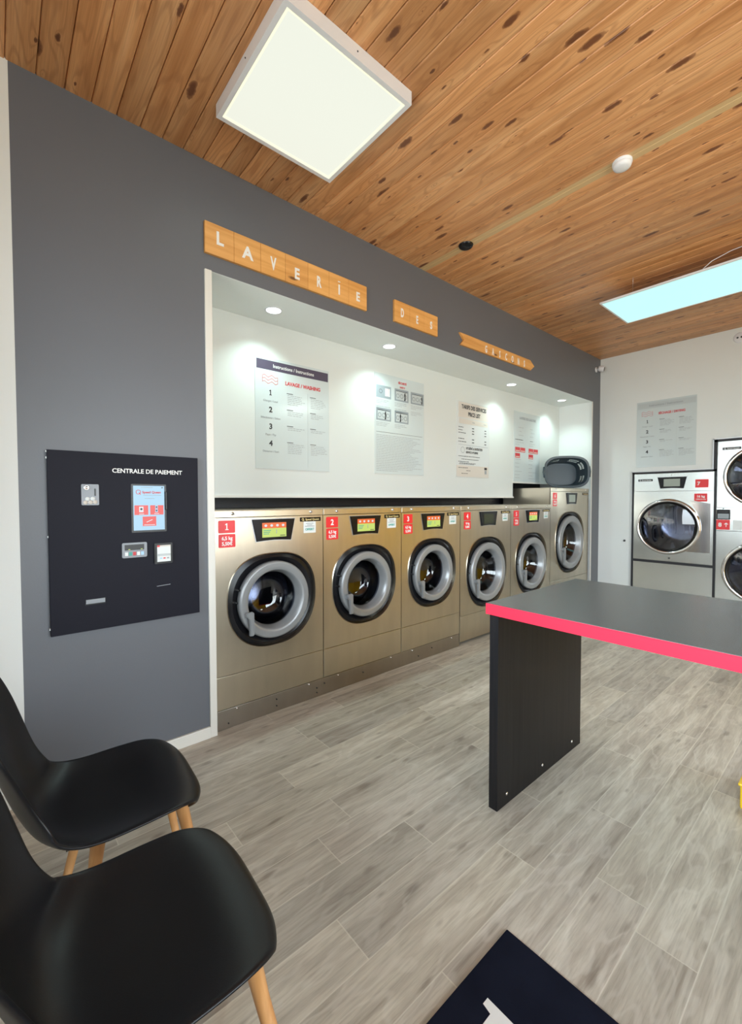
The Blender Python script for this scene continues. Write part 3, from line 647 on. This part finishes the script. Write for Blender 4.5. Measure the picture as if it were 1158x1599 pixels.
# ------------------------------------------------------------------ wooden signs
def lett(parent, ch, x, z, size, sx=0.9, bold=0.02, y=-0.0008):
    MB().text(ch, size, x, z, y, None, 'CENTER', bold, sx, depth=0.001).build('letter', M_wlet, parent)
SGY = YW-0.018
def tiled(x0, n, tw, z0, z1, word, label, sizes, sxs, zs):
    t = thing('wooden_sign', label, 'sign', (x0, SGY, 0))
    for i in range(n):
        o = MB().box(i*tw+0.0006, (i+1)*tw-0.0006, 0, 0.018, z0, z1, bev=0.0012).build('sign_tile', M_sign if (i*7+n) % 4 else M_signk, t)
        lett(o, word[i], (i+0.5)*tw, z0+zs[i], sizes[i], sxs[i], 0.035)
    return t
ts = tiled(0.846, 7, 0.1575, 2.577, 2.739, 'LAVERIE', 'longest pine sign reading LAVERIE, seven tiles on grey wall', [0.092, 0.092, 0.098, 0.088, 0.090, 0.085, 0.080], [0.9, 0.95, 0.55, 0.8, 0.6, 0.8, 0.8], [0.062, 0.045, 0.040, 0.038, 0.040, 0.042, 0.045])
tile6 = [c for c in ts.children if c.name.startswith('sign_tile')][5]
MB().box(5.5*0.1575-0.009, 5.5*0.1575+0.009, -0.0016, 0, 2.577+0.118, 2.577+0.124).build('letter_accent', M_wlet, tile6)
tiled(2.211, 3, 0.159, 2.580, 2.735, 'DES', 'short pine sign reading DES, middle of the three wall signs', [0.086, 0.080, 0.078], [0.5, 0.55, 0.7], [0.048, 0.042, 0.042])
t = thing('wooden_sign', 'arrow shaped pine sign reading GASCONS, farthest of the wall signs', 'sign', (2.973, SGY, 0))
o = MB().prism([(0, 2.688), (0.055, 2.638), (0.012, 2.588), (1.150, 2.588), (1.222, 2.640), (1.140, 2.688)], 0, 0.018, bev=0.002).build('arrow_board', M_signk, t)
for i, ch in enumerate('GASCONS'): lett(o, ch, 0.375+i*0.108, 2.600, 0.085, 0.5, 0.03)

# ------------------------------------------------------------------ posters
def lines(o, x0, x1, z, n, dz, m, h=0.0032, y=-0.0028, rg=None):
    rg = rg or random
    for i in range(n):
        x = x0; end = x0+(x1-x0)*(0.72+0.28*rg.random()) if i < n-1 else x0+(x1-x0)*(0.35+0.4*rg.random())
        while x < end-0.004:
            wl = min(end-x, 0.012+0.03*rg.random()); o.box(x, x+wl, y, y+0.0006, z-i*dz, z-i*dz+h, m); x += wl+0.005
def instruction(t, w, h, title, hm, hlt, dim=False):
    MB().box(0, w, -0.002, 0, 0, h, bev=0.0006).build('sheet', M_sheet, t)
    o = MB().box(0.012, w-0.008, -0.0028, -0.002, h-0.083, h-0.018); hb = o.build('header_band', hm, t)
    MB().text('Instructions / Instructions', 0.034, w/2, h-0.062, -0.0032, None, 'CENTER', 0.01, 0.95).build('header_text', M_wlet if not dim else M_glet, hb)
    MB().text(title, 0.036, w*0.38, h-0.165, -0.0028, None, 'LEFT', 0.035, 0.90 if not dim else 0.82).build('heading', M_rlet, t)
    o = MB()
    for k in range(3):
        zc = h-0.125-k*0.022; q = [(w*0.09+i*w*0.19/16, zc+0.007*math.sin(i*PI/4)) for i in range(17)]
        o.prism([(a, b+0.0015) for a, b in q]+[(a, b-0.0015) for a, b in q[::-1]], -0.0028, -0.002)
    for sx_ in (0.09, 0.28): o.box(w*sx_, w*sx_+0.002, -0.0028, -0.002, h-0.170, h-0.125)
    o.build('wave_icon', M_rlet, t)
    o = MB(); cap = ['Charger / Load', 'Sélectionner / Select', 'Payer / Pay', 'Démarrer / Start']; o2 = MB()
    step = (h-0.30)/4
    for i in range(4):
        zz = h-0.255-i*step
        o.text(str(i+1), 0.052, w*0.19, zz, -0.0028, None, 'CENTER', 0.03); o2.text(cap[i], 0.020, w*0.19, zz-0.045, -0.0028, M_glet, 'CENTER', 0.0, 0.9)
        for cxx in (0.40, 0.72):
            o2.box(w*cxx, w*cxx+0.05, -0.003, -0.002, zz+0.030, zz+0.034, M_klet)
            lines(o2, w*cxx+0.006, w*(cxx+0.25), zz+0.018, [6, 3, 2, 6][i] if h > 0.76 else [4, 3, 2, 4][i], 0.0125, M_glet)
    o2.box(w*0.685, w*0.687, -0.003, -0.002, 0.02, h-0.20, M_lgrey)
    o.build('step_numbers', M_klet, t); o2.build('small_print', M_glet, t)
YP = YB-0.0005
t = thing('instruction_poster', 'white washing instructions poster with dark purple header above machine 1', 'poster', (1.330, YP, 1.497)); instruction(t, 0.605, 0.762, 'LAVAGE / WASHING', M_purple, 0)
t = thing('instruction_poster', 'white drying instructions poster with pale grey header above dryer 7', 'poster', (XB-0.0005, 1.894, 1.660), FACE_X); instruction(t, 0.592, 0.775, 'SÉCHAGE / DRYING', M_lgrey, 0, True)
# safety poster
t = thing('safety_poster', 'pale safety poster with five grey pictogram boxes above machines 2 and 3', 'poster', (2.400, YP, 1.503)); w, h = 0.605, 0.845
MB().box(0, w, -0.002, 0, 0, h, bev=0.0006).build('sheet', M_sheet, t)
MB().text('SÉCURITÉ', 0.026, w*0.54, h-0.055, -0.0028, None, 'CENTER', 0.03, 0.9).text('SAFETY', 0.022, w*0.54, h-0.090, -0.0028, None, 'CENTER', 0.02, 0.9).build('heading', M_rlet, t)
for i, (px_, pz_) in enumerate(((0.02, 0.635), (0.235, 0.625), (0.44, 0.600), (0.02, 0.435), (0.235, 0.42))):
    px_ = [0.018, 0.232, 0.432, 0.018, 0.232][i]; pz_ = [0.640, 0.640, 0.640, 0.450, 0.450][i]; bw, bh = 0.170, 0.105
    o = MB(); o.box(px_, px_+bw, -0.0028, -0.002, pz_, pz_+bh, M_picg)
    if i == 0:
        o.lathe([(0.018, -0.0034), (0.015, -0.0034)], M_klet, 20, cx=px_+0.05, cz=pz_+0.055); o.box(px_+0.10, px_+0.155, -0.0036, -0.0028, pz_+0.02, pz_+0.085, M_stick)
        o.box(px_+0.136, px_+0.139, -0.004, -0.0036, pz_+0.02, pz_+0.085, M_rlet)
    else:
        o.box(px_+0.015, px_+0.155, -0.0034, -0.0028, pz_+0.012, pz_+0.088, M_lgrey); o.box(px_+0.015, px_+0.155, -0.004, -0.0034, pz_+0.084, pz_+0.088, M_klet)
        for k in range(3): o.lathe([(0.018, -0.0040), (0.0155, -0.0040)], M_klet, 20, cx=px_+0.037+k*0.047, cz=pz_+0.045)
        fx_ = px_+[0, 0.12, 0.14, 0.10, 0.065][i]
        o.prism([(fx_-0.006, pz_+0.012), (fx_+0.002, pz_+0.04), (fx_-0.006, pz_+0.06), (fx_+0.002, pz_+0.08), (fx_+0.008, pz_+0.08), (fx_+0.012, pz_+0.05), (fx_+0.010, pz_+0.012)], -0.0046, -0.0040, M_klet)
    o.build('pictogram', M_picg, t)
o = MB()
for i, (px_, pz_) in enumerate(((0.018, 0.62), (0.232, 0.62), (0.432, 0.62), (0.018, 0.43), (0.232, 0.43))):
    lines(o, px_, px_+0.165, pz_, 3, 0.013, M_glet); 
    if i < 3: lines(o, px_, px_+0.165, pz_-0.055, 3, 0.013, M_glet)
o.box(0.018, w-0.02, -0.003, -0.002, 0.352, 0.354, M_klet); lines(o, 0.018, w-0.02, 0.325, 22, 0.0143, M_glet, 0.0036); o.build('small_print', M_glet, t)
# price list
t = thing('price_list_poster', 'narrow price list poster with cream title band above machine 4', 'poster', (3.487, YP, 1.510)); w, h = 0.562, 0.765
MB().box(0, w, -0.002, 0, 0, h, bev=0.0006).build('sheet', M_sheetw, t)
for bb_ in ((0.03, w-0.02, h-0.165, h-0.010), (0.04, w-0.03, h-0.225, h-0.175), (0.0, w-0.01, 0.002, 0.118)): MB().box(bb_[0], bb_[1], -0.0028, -0.002, bb_[2], bb_[3]).build('cream_band', M_cream, t)
MB().text('TARIFS DES SERVICES', 0.056, w/2+0.01, h-0.072, -0.0034, None, 'CENTER', 0.03, 0.80).text('PRICE LIST', 0.056, w/2+0.01, h-0.140, -0.0034, None, 'CENTER', 0.03, 0.80).build('heading', M_klet, t)
o = MB()
for i, zz in enumerate((0.50, 0.472, 0.444, 0.385, 0.355)):
    lines(o, 0.03, 0.20, zz, 1, 0.01, M_klet, 0.006); o.box(0.255, 0.290, -0.003, -0.002, zz, zz+0.008, M_klet); o.box(0.475, 0.505, -0.003, -0.002, zz-0.004, zz+0.004, M_klet)
o.box(0.26, 0.30, -0.0034, -0.0028, h-0.204, h-0.198, M_glet).box(0.46, 0.50, -0.0034, -0.0028, h-0.204, h-0.198, M_glet)
o.box(0.03, w-0.03, -0.003, -0.002, 0.325, 0.328, M_glet).text('HYGIÈNE & ENTRETIEN', 0.034, 0.155, 0.283, -0.0028, M_klet, 'LEFT', 0.02, 0.80).text('SERVICE HYGIENE', 0.030, 0.155, 0.245, -0.0028, M_klet, 'LEFT', 0.02, 0.85)
o.lathe([(0.032, -0.003), (0.027, -0.003)], M_glet, 24, cx=0.10, cz=0.275)
for zz, a_, b2 in ((0.215, 0.03, 0.53), (0.185, 0.08, 0.48), (0.160, 0.03, 0.53), (0.145, 0.05, 0.52), (0.098, 0.03, 0.36), (0.07, 0.16, 0.26), (0.04, 0.08, 0.32)): lines(o, a_, b2, zz-0.006, 1, 0.01, M_klet, 0.005, y=-0.0035)
lines(o, 0.04, 0.53, 0.130, 1, 0.01, M_klet, 0.004)
o.box(0.475, 0.520, -0.0035, -0.0028, 0.085, 0.11, M_klet).box(0.480, 0.515, -0.0035, -0.0028, 0.04, 0.078, M_glet)
o.build('small_print', M_klet, t)
# second notice above machine 6
t = thing('loyalty_poster', 'pale notice with six small pink boxes beside the laundry basket', 'poster', (4.540, YP, 1.492)); w, h = 0.592, 0.815
MB().box(0, w, -0.002, 0, 0, h, bev=0.0006).build('sheet', M_sheet, t)
MB().text('LAVERIE DES GASCONS', 0.044, w/2+0.01, h-0.085, -0.0028, None, 'CENTER', 0.01, 0.80).build('heading', M_glet, t)
o = MB()
for x_ in (0.10, 0.36):
    lines(o, x_, x_+0.16, 0.63, 1, 0.05, M_glet, 0.005); lines(o, x_+0.02, x_+0.13, 0.585, 1, 0.05, M_glet, 0.005); lines(o, x_, x_+0.15, 0.54, 1, 0.05, M_glet, 0.005)
lines(o, 0.03, 0.28, 0.485, 1, 0.02, M_klet, 0.007); lines(o, 0.36, 0.52, 0.485, 1, 0.02, M_klet, 0.006); lines(o, 0.03, 0.26, 0.455, 2, 0.025, M_glet, 0.004); lines(o, 0.34, 0.50, 0.455, 2, 0.025, M_glet, 0.004)
for zz in (0.255, 0.21, 0.165, 0.115, 0.075, 0.04): lines(o, 0.03, 0.26, zz, 1, 0.01, M_glet, 0.005); lines(o, 0.33, 0.56, zz-0.005, 1, 0.01, M_glet, 0.005)
o.build('small_print', M_glet, t)
for x_, z_ in ((0.03, 0.345), (0.145, 0.345), (0.03, 0.275), (0.33, 0.345), (0.445, 0.345), (0.33, 0.275)):
    MB().box(x_, x_+0.105, -0.003, -0.002, z_, z_+0.055, M_rlet).box(x_+0.01, x_+0.095, -0.0036, -0.003, z_+0.008, z_+0.018, M_cream).build('pink_box', M_rlet, t)

# ------------------------------------------------------------------ ceiling lights
t = thing('ceiling_panel_light', 'square white ceiling light panel in raised frame above grey wall', 'ceiling light', (0, 0, 0))
o = MB(); X0, X1, Y0, Y1, Z0, Z1 = 0.780, 1.402, 1.352, 1.966, 3.000, ZC; fwid = 0.020
for bx in ((X0, X1, Y0, Y0+fwid), (X0, X1, Y1-fwid, Y1), (X0, X0+fwid, Y0+fwid, Y1-fwid), (X1-fwid, X1, Y0+fwid, Y1-fwid)): o.box(*bx, Z0, Z1-0.0005)
o.build('frame', M_wplas, t)
MB().box(X0+fwid, X1-fwid, Y0+fwid, Y1-fwid, Z0+0.006, Z0+0.010, M_panel).build('diffuser', M_panel, t)
o = MB(); a0, a1, b0, b1 = X0+fwid, X1-fwid, Y0+fwid, Y1-fwid
for bx in ((a0, a1, b0, b0+0.010), (a0, a1, b1-0.010, b1), (a0, a0+0.010, b0, b1), (a1-0.010, a1, b0, b1)): o.box(*bx, Z0+0.0045, Z0+0.006)
o.build('edge_glow', M_paneledge, t)
for q in ((X0-0.001, 1.66, 3.03), (1.10, Y0-0.001, 3.03)): MB().lathe([(0, -0.002), (0.003, -0.001), (0.003, 0.001)], M_klet, 8).build('screw', M_klet, t, loc=q)
t = thing('hanging_panel_light', 'long cyan white panel light hung on thin wires at right', 'ceiling light', (0, 0, 0))
o = MB(); X0, X1, Y0, Y1, Z0 = 3.884, 4.505, 0.36, 1.550, 2.925; fwid = 0.012
for bx in ((X0, X1, Y0, Y0+fwid), (X0, X1, Y1-fwid, Y1), (X0, X0+fwid, Y0, Y1), (X1-fwid, X1, Y0, Y1)): o.box(*bx, Z0, Z0+0.014)
o.box(X0, X1, Y0, Y1, Z0+0.012, Z0+0.014); o.build('frame', M_wplas, t)
MB().box(X0+fwid, X1-fwid, Y0+fwid, Y1-fwid, Z0+0.003, Z0+0.008).build('diffuser', M_linear, t)
for wx, wy in ((3.89, 1.30), (3.89, 0.62), (4.49, 1.30), (4.49, 0.62)): MB().tube([(wx, wy, Z0+0.01), (wx, wy, ZC)], 0.0012, n=6).build('wire', M_alu, t)
MB().tube([(3.95, 0.90, Z0+0.01), (3.92, 0.80, 2.99), (3.95, 0.70, 3.03), (4.0, 0.62, ZC)], 0.003, n=6).build('power_cord', M_wplas, t)
for src in [t]:                                   # copy of that light, added out of view to light walls and room
    d = src.copy(); COL.objects.link(d); d.location = (0, -2.35, 0); d['label'] = 'second long hanging panel light, added out of view to light the yellow walls'
    for ch in list(src.children):
        c = ch.copy(); COL.objects.link(c); c.parent = d
        if ch.name.startswith('diffuser'): c.data = ch.data.copy(); c.data.materials[0] = M_addlight
for i, (dx_, lb) in enumerate(((1.363, 'round recessed downlight above machine 1, nearest of the four'), (2.374, 'round recessed downlight above the safety poster'), (4.143, 'round recessed downlight between price list and pink box notice'), (5.271, 'farthest round recessed downlight above the laundry basket'))):
    t = thing('recessed_downlight', lb, 'downlight', (dx_, 2.532, ZR), 0, 'downlights in the alcove soffit')
    R4 = Matrix.Rotation(PI/2, 4, 'X')      # y axis profile turned to z: y -> z
    MB().lathe([(0.056, 0.0), (0.055, -0.004), (0.048, -0.005), (0.046, -0.001)], M_wplas, 32, mat4=R4).build('rim', M_wplas, t)
    MB().lathe([(0.047, -0.002), (0, -0.002)], M_down, 32, mat4=R4).build('lens', M_down, t)
    l = bpy.data.lights.new('downlight_lamp', 'SPOT'); l.energy = 22; l.color = (0.72, 1.0, 0.97); l.spot_size = math.radians(125); l.spot_blend = 0.8; l.shadow_soft_size = 0.04
    lo = bpy.data.objects.new('downlight_lamp', l); COL.objects.link(lo); lo.parent = t; lo.location = (0, 0, -0.012)
R4 = Matrix.Rotation(PI/2, 4, 'X')
o = MB().lathe([(0, -0.022), (0.03, -0.021), (0.046, -0.012), (0.051, 0.0)], M_black, 32, mat4=R4).build('ceiling_disc', M_black); o.location = (2.517, 1.902, ZC); tag(o, 'round black ceiling disc on pale board near the grey wall', 'ceiling speaker')
t = thing('smoke_detector', 'round white smoke detector on the pale ceiling board', 'smoke detector', (2.528, 0.905, ZC))
MB().lathe([(0, -0.036), (0.028, -0.035), (0.040, -0.030), (0.044, -0.022), (0.044, -0.014)], M_wplas, 32, mat4=R4).build('cover', M_wplas, t)
MB().lathe([(0.042, -0.014), (0.047, -0.012), (0.047, 0.0)], M_wplas, 32, mat4=R4).build('base', M_wplas, t)
# camera in the corner, sensor on the back wall
t = thing('security_camera', 'small white security camera with black lens in far wall corner', 'camera', (5.735, YW, 2.905))
MB().lathe([(0, -0.012), (0.036, -0.011), (0.040, -0.006), (0.040, 0.0)], M_wplas, 24).build('mount', M_wplas, t)
MB().tube([(0, -0.01, 0), (0, -0.05, 0)], 0.012, n=12).build('arm', M_wplas, t)
b = MB().lathe([(0, 0.045), (0.034, 0.040), (0.043, 0.025), (0.045, -0.025), (0.041, -0.040), (0.034, -0.042)], M_wplas, 28).lathe([(0.034, -0.041), (0.030, -0.048), (0, -0.050)], M_black, 24).build('camera_body', M_wplas, t); b.location = (0.0, -0.075, 0.0); b.rotation_euler = (math.radians(12), 0, math.radians(20)); t.scale = (0.8, 0.8, 0.8)
t = thing('wall_sensor', 'small round white sensor on back wall under the ceiling', 'sensor', (XB, 0.950, 2.955), FACE_X)
MB().lathe([(0, -0.010), (0.040, -0.010), (0.050, -0.006), (0.054, 0.0)], M_wplas, 28).build('cover', M_wplas, t)
for q in (-0.016, 0.016): MB().lathe([(0, -0.013), (0.009, -0.012), (0.009, -0.009)], M_klet, 12, cx=q).build('lens', M_klet, t)

# ------------------------------------------------------------------ laundry basket lying on its side on machine 6
t = thing('laundry_basket', 'slate blue perforated laundry basket tipped on its side on washer 6', 'basket')
def basket():
    # local: opening in the xz plane at y=0, body goes to +y; a wall with real holes
    prof = [(0.0, 1.0), (0.012, 0.985), (0.06, 0.93), (0.10, 0.905), (0.115, 0.895), (0.155, 0.87), (0.17, 0.865), (0.21, 0.84), (0.235, 0.80)]
    n = 168; Lw, Lh = 0.262, 0.168; b = bmesh.new(); rings = []
    base = sup(0, 0, Lw, Lh, n, 3.2)
    for y_, s_ in prof: rings.append([b.verts.new((p[0]*s_*(1-0.1*(1-s_)), y_, p[1]*s_)) for p in base])
    for j, (A, B) in enumerate(zip(rings[:-1], rings[1:])):
        for k in range(n):
            if j in (2, 4) and k % 2 == 0 and k % 42 not in (0, 2, 20, 22, 40): continue                     # slots in three bands
            b.faces.new((A[k], A[(k+1) % n], B[(k+1) % n], B[k]))
    f = b.faces.new(rings[-1])
    return b
m = MB(); m.add(basket(), M_basket); o = m.build('basket_body', M_basket, t)
md = o.modifiers.new('thickness', 'SOLIDIFY'); md.thickness = 0.003
n = 96; m = MB(); A = sup(0, 0, 0.262, 0.168, n, 3.2); B = sup(0, 0, 0.285, 0.190, n, 3.2); Cc = sup(0, 0, 0.288, 0.193, n, 3.2)
m.ringfill(A, B, None, 0.0, -0.004, True); m.ringfill(B, Cc, None, -0.004, 0.006, True); m.ringfill(Cc, B, None, 0.006, 0.014, True); m.ringfill(B, A, None, 0.014, 0.006, True)
m.build('rim', M_basket, t)
for sg in (-1, 1): MB().tube([(sg*0.270, 0.01, -0.07), (sg*0.292, 0.012, -0.06), (sg*0.300, 0.012, 0.0), (sg*0.292, 0.012, 0.06), (sg*0.270, 0.01, 0.07)], 0.008, n=10).build('handle', M_basket, t)
t.location = (5.150, 2.400, 1.607); t.rotation_euler = (math.radians(-4), 0, math.radians(-47)); t.scale = (0.90, 1.0, 1.0)

# ------------------------------------------------------------------ folding table
t = thing('folding_table', 'long anthracite table with bright red edge and slab leg', 'table', (0, 0, 0))
TX0, TX1, TY0, TY1, TZ = 1.510, 2.325, -0.85, 1.030, 0.861
MB().box(TX0, TX1, TY0, TY1, TZ-0.045, TZ, M_ttop, bev=0.0012).build('table_top', M_ttop, t)
o = MB(); z0, z1 = TZ-0.0455, TZ-0.0015; o.box(TX0-0.0015, TX0, TY0, TY1, z0, z1).box(TX1, TX1+0.0015, TY0, TY1, z0, z1).box(TX0-0.0015, TX1+0.0015, TY1, TY1+0.0015, z0, z1).box(TX0-0.0015, TX1+0.0015, TY0-0.0015, TY0, z0, z1); o.build('edge_band', M_rededge, t)
for ya in (0.985, -0.75):
    lg = MB().box(1.528, 2.297, ya, ya+0.040, 0, TZ-0.045, bev=0.001).build('leg_panel', M_tleg, t)
    for xx in (1.60, 1.90, 2.20): MB().lathe([(0, -0.003), (0.006, -0.002), (0.007, 0.0)], M_bolt, 10, cx=xx, cz=0.045).build('screw', M_bolt, lg, loc=(0, ya, 0))

# ------------------------------------------------------------------ chairs
def cat(P, t):
    n = len(P)-1; i = min(int(t), n-1); f = t-i; p0 = P[max(i-1, 0)]; p1 = P[i]; p2 = P[i+1]; p3 = P[min(i+2, n)]
    return tuple(0.5*((2*b)+(-a+c)*f+(2*a-5*b+4*c-d)*f*f+(-a+3*b-3*c+d)*f**3) for a, b, c, d in zip(p0, p1, p2, p3))
def make_chair(label, loc, rz):
    t = thing('shell_chair', label, 'chair', loc, rz, 'black shell chairs by the entrance')
    # centre line: forward x, height z, half width, edge lift along the surface normal
    P = [(0.232, 0.402, 0.135, 0.000), (0.230, 0.424, 0.165, 0.001), (0.208, 0.444, 0.192, 0.004), (0.14, 0.448, 0.215, 0.014), (0.05, 0.436, 0.222, 0.026), (-0.04, 0.427, 0.221, 0.034), (-0.11, 0.430, 0.212, 0.046),
         (-0.160, 0.452, 0.196, 0.056), (-0.190, 0.50, 0.178, 0.057), (-0.212, 0.56, 0.176, 0.052), (-0.232, 0.63, 0.194, 0.048), (-0.254, 0.70, 0.212, 0.046), (-0.268, 0.765, 0.205, 0.036), (-0.279, 0.81, 0.170, 0.028), (-0.284, 0.832, 0.115, 0.022)]
    NV, NU = 42, 20; b = bmesh.new(); grid = []
    for j in range(NV+1):
        tt = j/NV*(len(P)-1); x_, z_, hw, lf = cat(P, tt); x2, z2, _, _ = cat(P, min(tt+0.05, len(P)-1-1e-6)); x1, z1, _, _ = cat(P, max(tt-0.05, 0))
        d = Vector((x2-x1, 0, z2-z1)).normalized(); nrm = Vector((-d.z, 0, d.x))
        if nrm.z < 0 and tt < 6: nrm = -nrm
        if tt >= 6 and nrm.x < 0: nrm = -nrm
        row = []
        for i in range(NU+1):
            u = -1+2*i/NU; k = abs(u)**2.6
            back = 0.0
            if tt < 3.5: back = -0.050*(1-tt/3.5)*abs(u)**4.5
            p = Vector((x_+back, u*hw, z_))+nrm*lf*k
            row.append(b.verts.new(p))
        grid.append(row)
    for j in range(NV):
        for i in range(NU): b.faces.new((grid[j][i], grid[j][i+1], grid[j+1][i+1], grid[j+1][i])).smooth = True
    bmesh.ops.recalc_face_normals(b, faces=b.faces[:])
    m = MB(); m.add(b, M_chairp); sh = m.build('seat_shell', M_chairp, t)
    s1 = sh.modifiers.new('thick', 'SOLIDIFY'); s1.thickness = 0.011; s1.offset = 0
    s2 = sh.modifiers.new('round', 'SUBSURF'); s2.levels = 1; s2.render_levels = 2
    for sx_, sy_ in ((1, 1), (1, -1), (-1, 1), (-1, -1)):
        MB().tube([(0.10*sx_+0.070, 0.125*sy_, 0.418), (0.115*sx_+0.070, 0.146*sy_, 0.33), (0.18*sx_+0.070, 0.225*sy_, 0.0)], 0.018, n=14, taper=0.011).build('leg', M_leg, t)
    fr = MB()
    fr.tube([(0.12, 0.115, 0.405), (-0.08, -0.115, 0.405)], 0.008).tube([(0.12, -0.115, 0.405), (-0.08, 0.115, 0.405)], 0.008)
    fr.box(-0.10, 0.14, -0.125, -0.095, 0.408, 0.418).box(-0.10, 0.14, 0.095, 0.125, 0.408, 0.418)
    fr.build('under_frame', M_blackm, t)
    return t
make_chair('black plastic shell chair with wooden legs, farther one near the payment panel', (0.218, 1.415, 0), math.radians(-3))
make_chair('black plastic shell chair with wooden legs, nearest to the viewer', (0.188, 0.905, 0), math.radians(-3))

# ------------------------------------------------------------------ floor mat and yellow bin
t = thing('floor_mat', 'dark navy entrance mat with white serif lettering at bottom edge', 'mat', (0, 0, 0))
MB().box(0.32, 1.122, -0.55, 0.687, 0.0, 0.008, bev=0.003).build('pile', M_mat, t)
m = MB()                                        # serif capital L, its top towards +x, reading towards -y
Lp = [(0, 0), (0.26, 0), (0.27, 0.12), (0.25, 0.12), (0.225, 0.03), (0.115, 0.03), (0.115, 0.27), (0.15, 0.275), (0.15, 0.295), (0.0, 0.295), (0.0, 0.275), (0.04, 0.27), (0.04, 0.025), (0, 0.02)]
b = bmesh.new(); b.faces.new([b.verts.new((0.63+q, 0.620-p*0.62, 0.0086)) for p, q in Lp]); m.add(b, M_wlet); m.build('mat_letter', M_wlet, t)
t = thing('storage_bin', 'low bright yellow plastic bin at right edge of the floor', 'bin', (2.417, 0.219, 0))
bb = bmesh.new(); m = MB(); o1 = rrect(-0.12, 0.12, -0.12, 0.12, 0.02); M4 = Matrix.Rotation(PI/2, 4, 'X')
m.prism(o1, -0.11, 0.0, mat4=Matrix.Rotation(-PI/2, 4, 'X'), bev=0.004) if False else m.box(-0.12, 0.12, -0.12, 0.12, 0.0, 0.105, bev=0.012, seg=3); m.build('bin_body', M_yplas, t)
MB().box(-0.125, 0.125, -0.125, 0.125, 0.100, 0.112, bev=0.005).build('bin_lid', M_yplas, t)
bb.free()
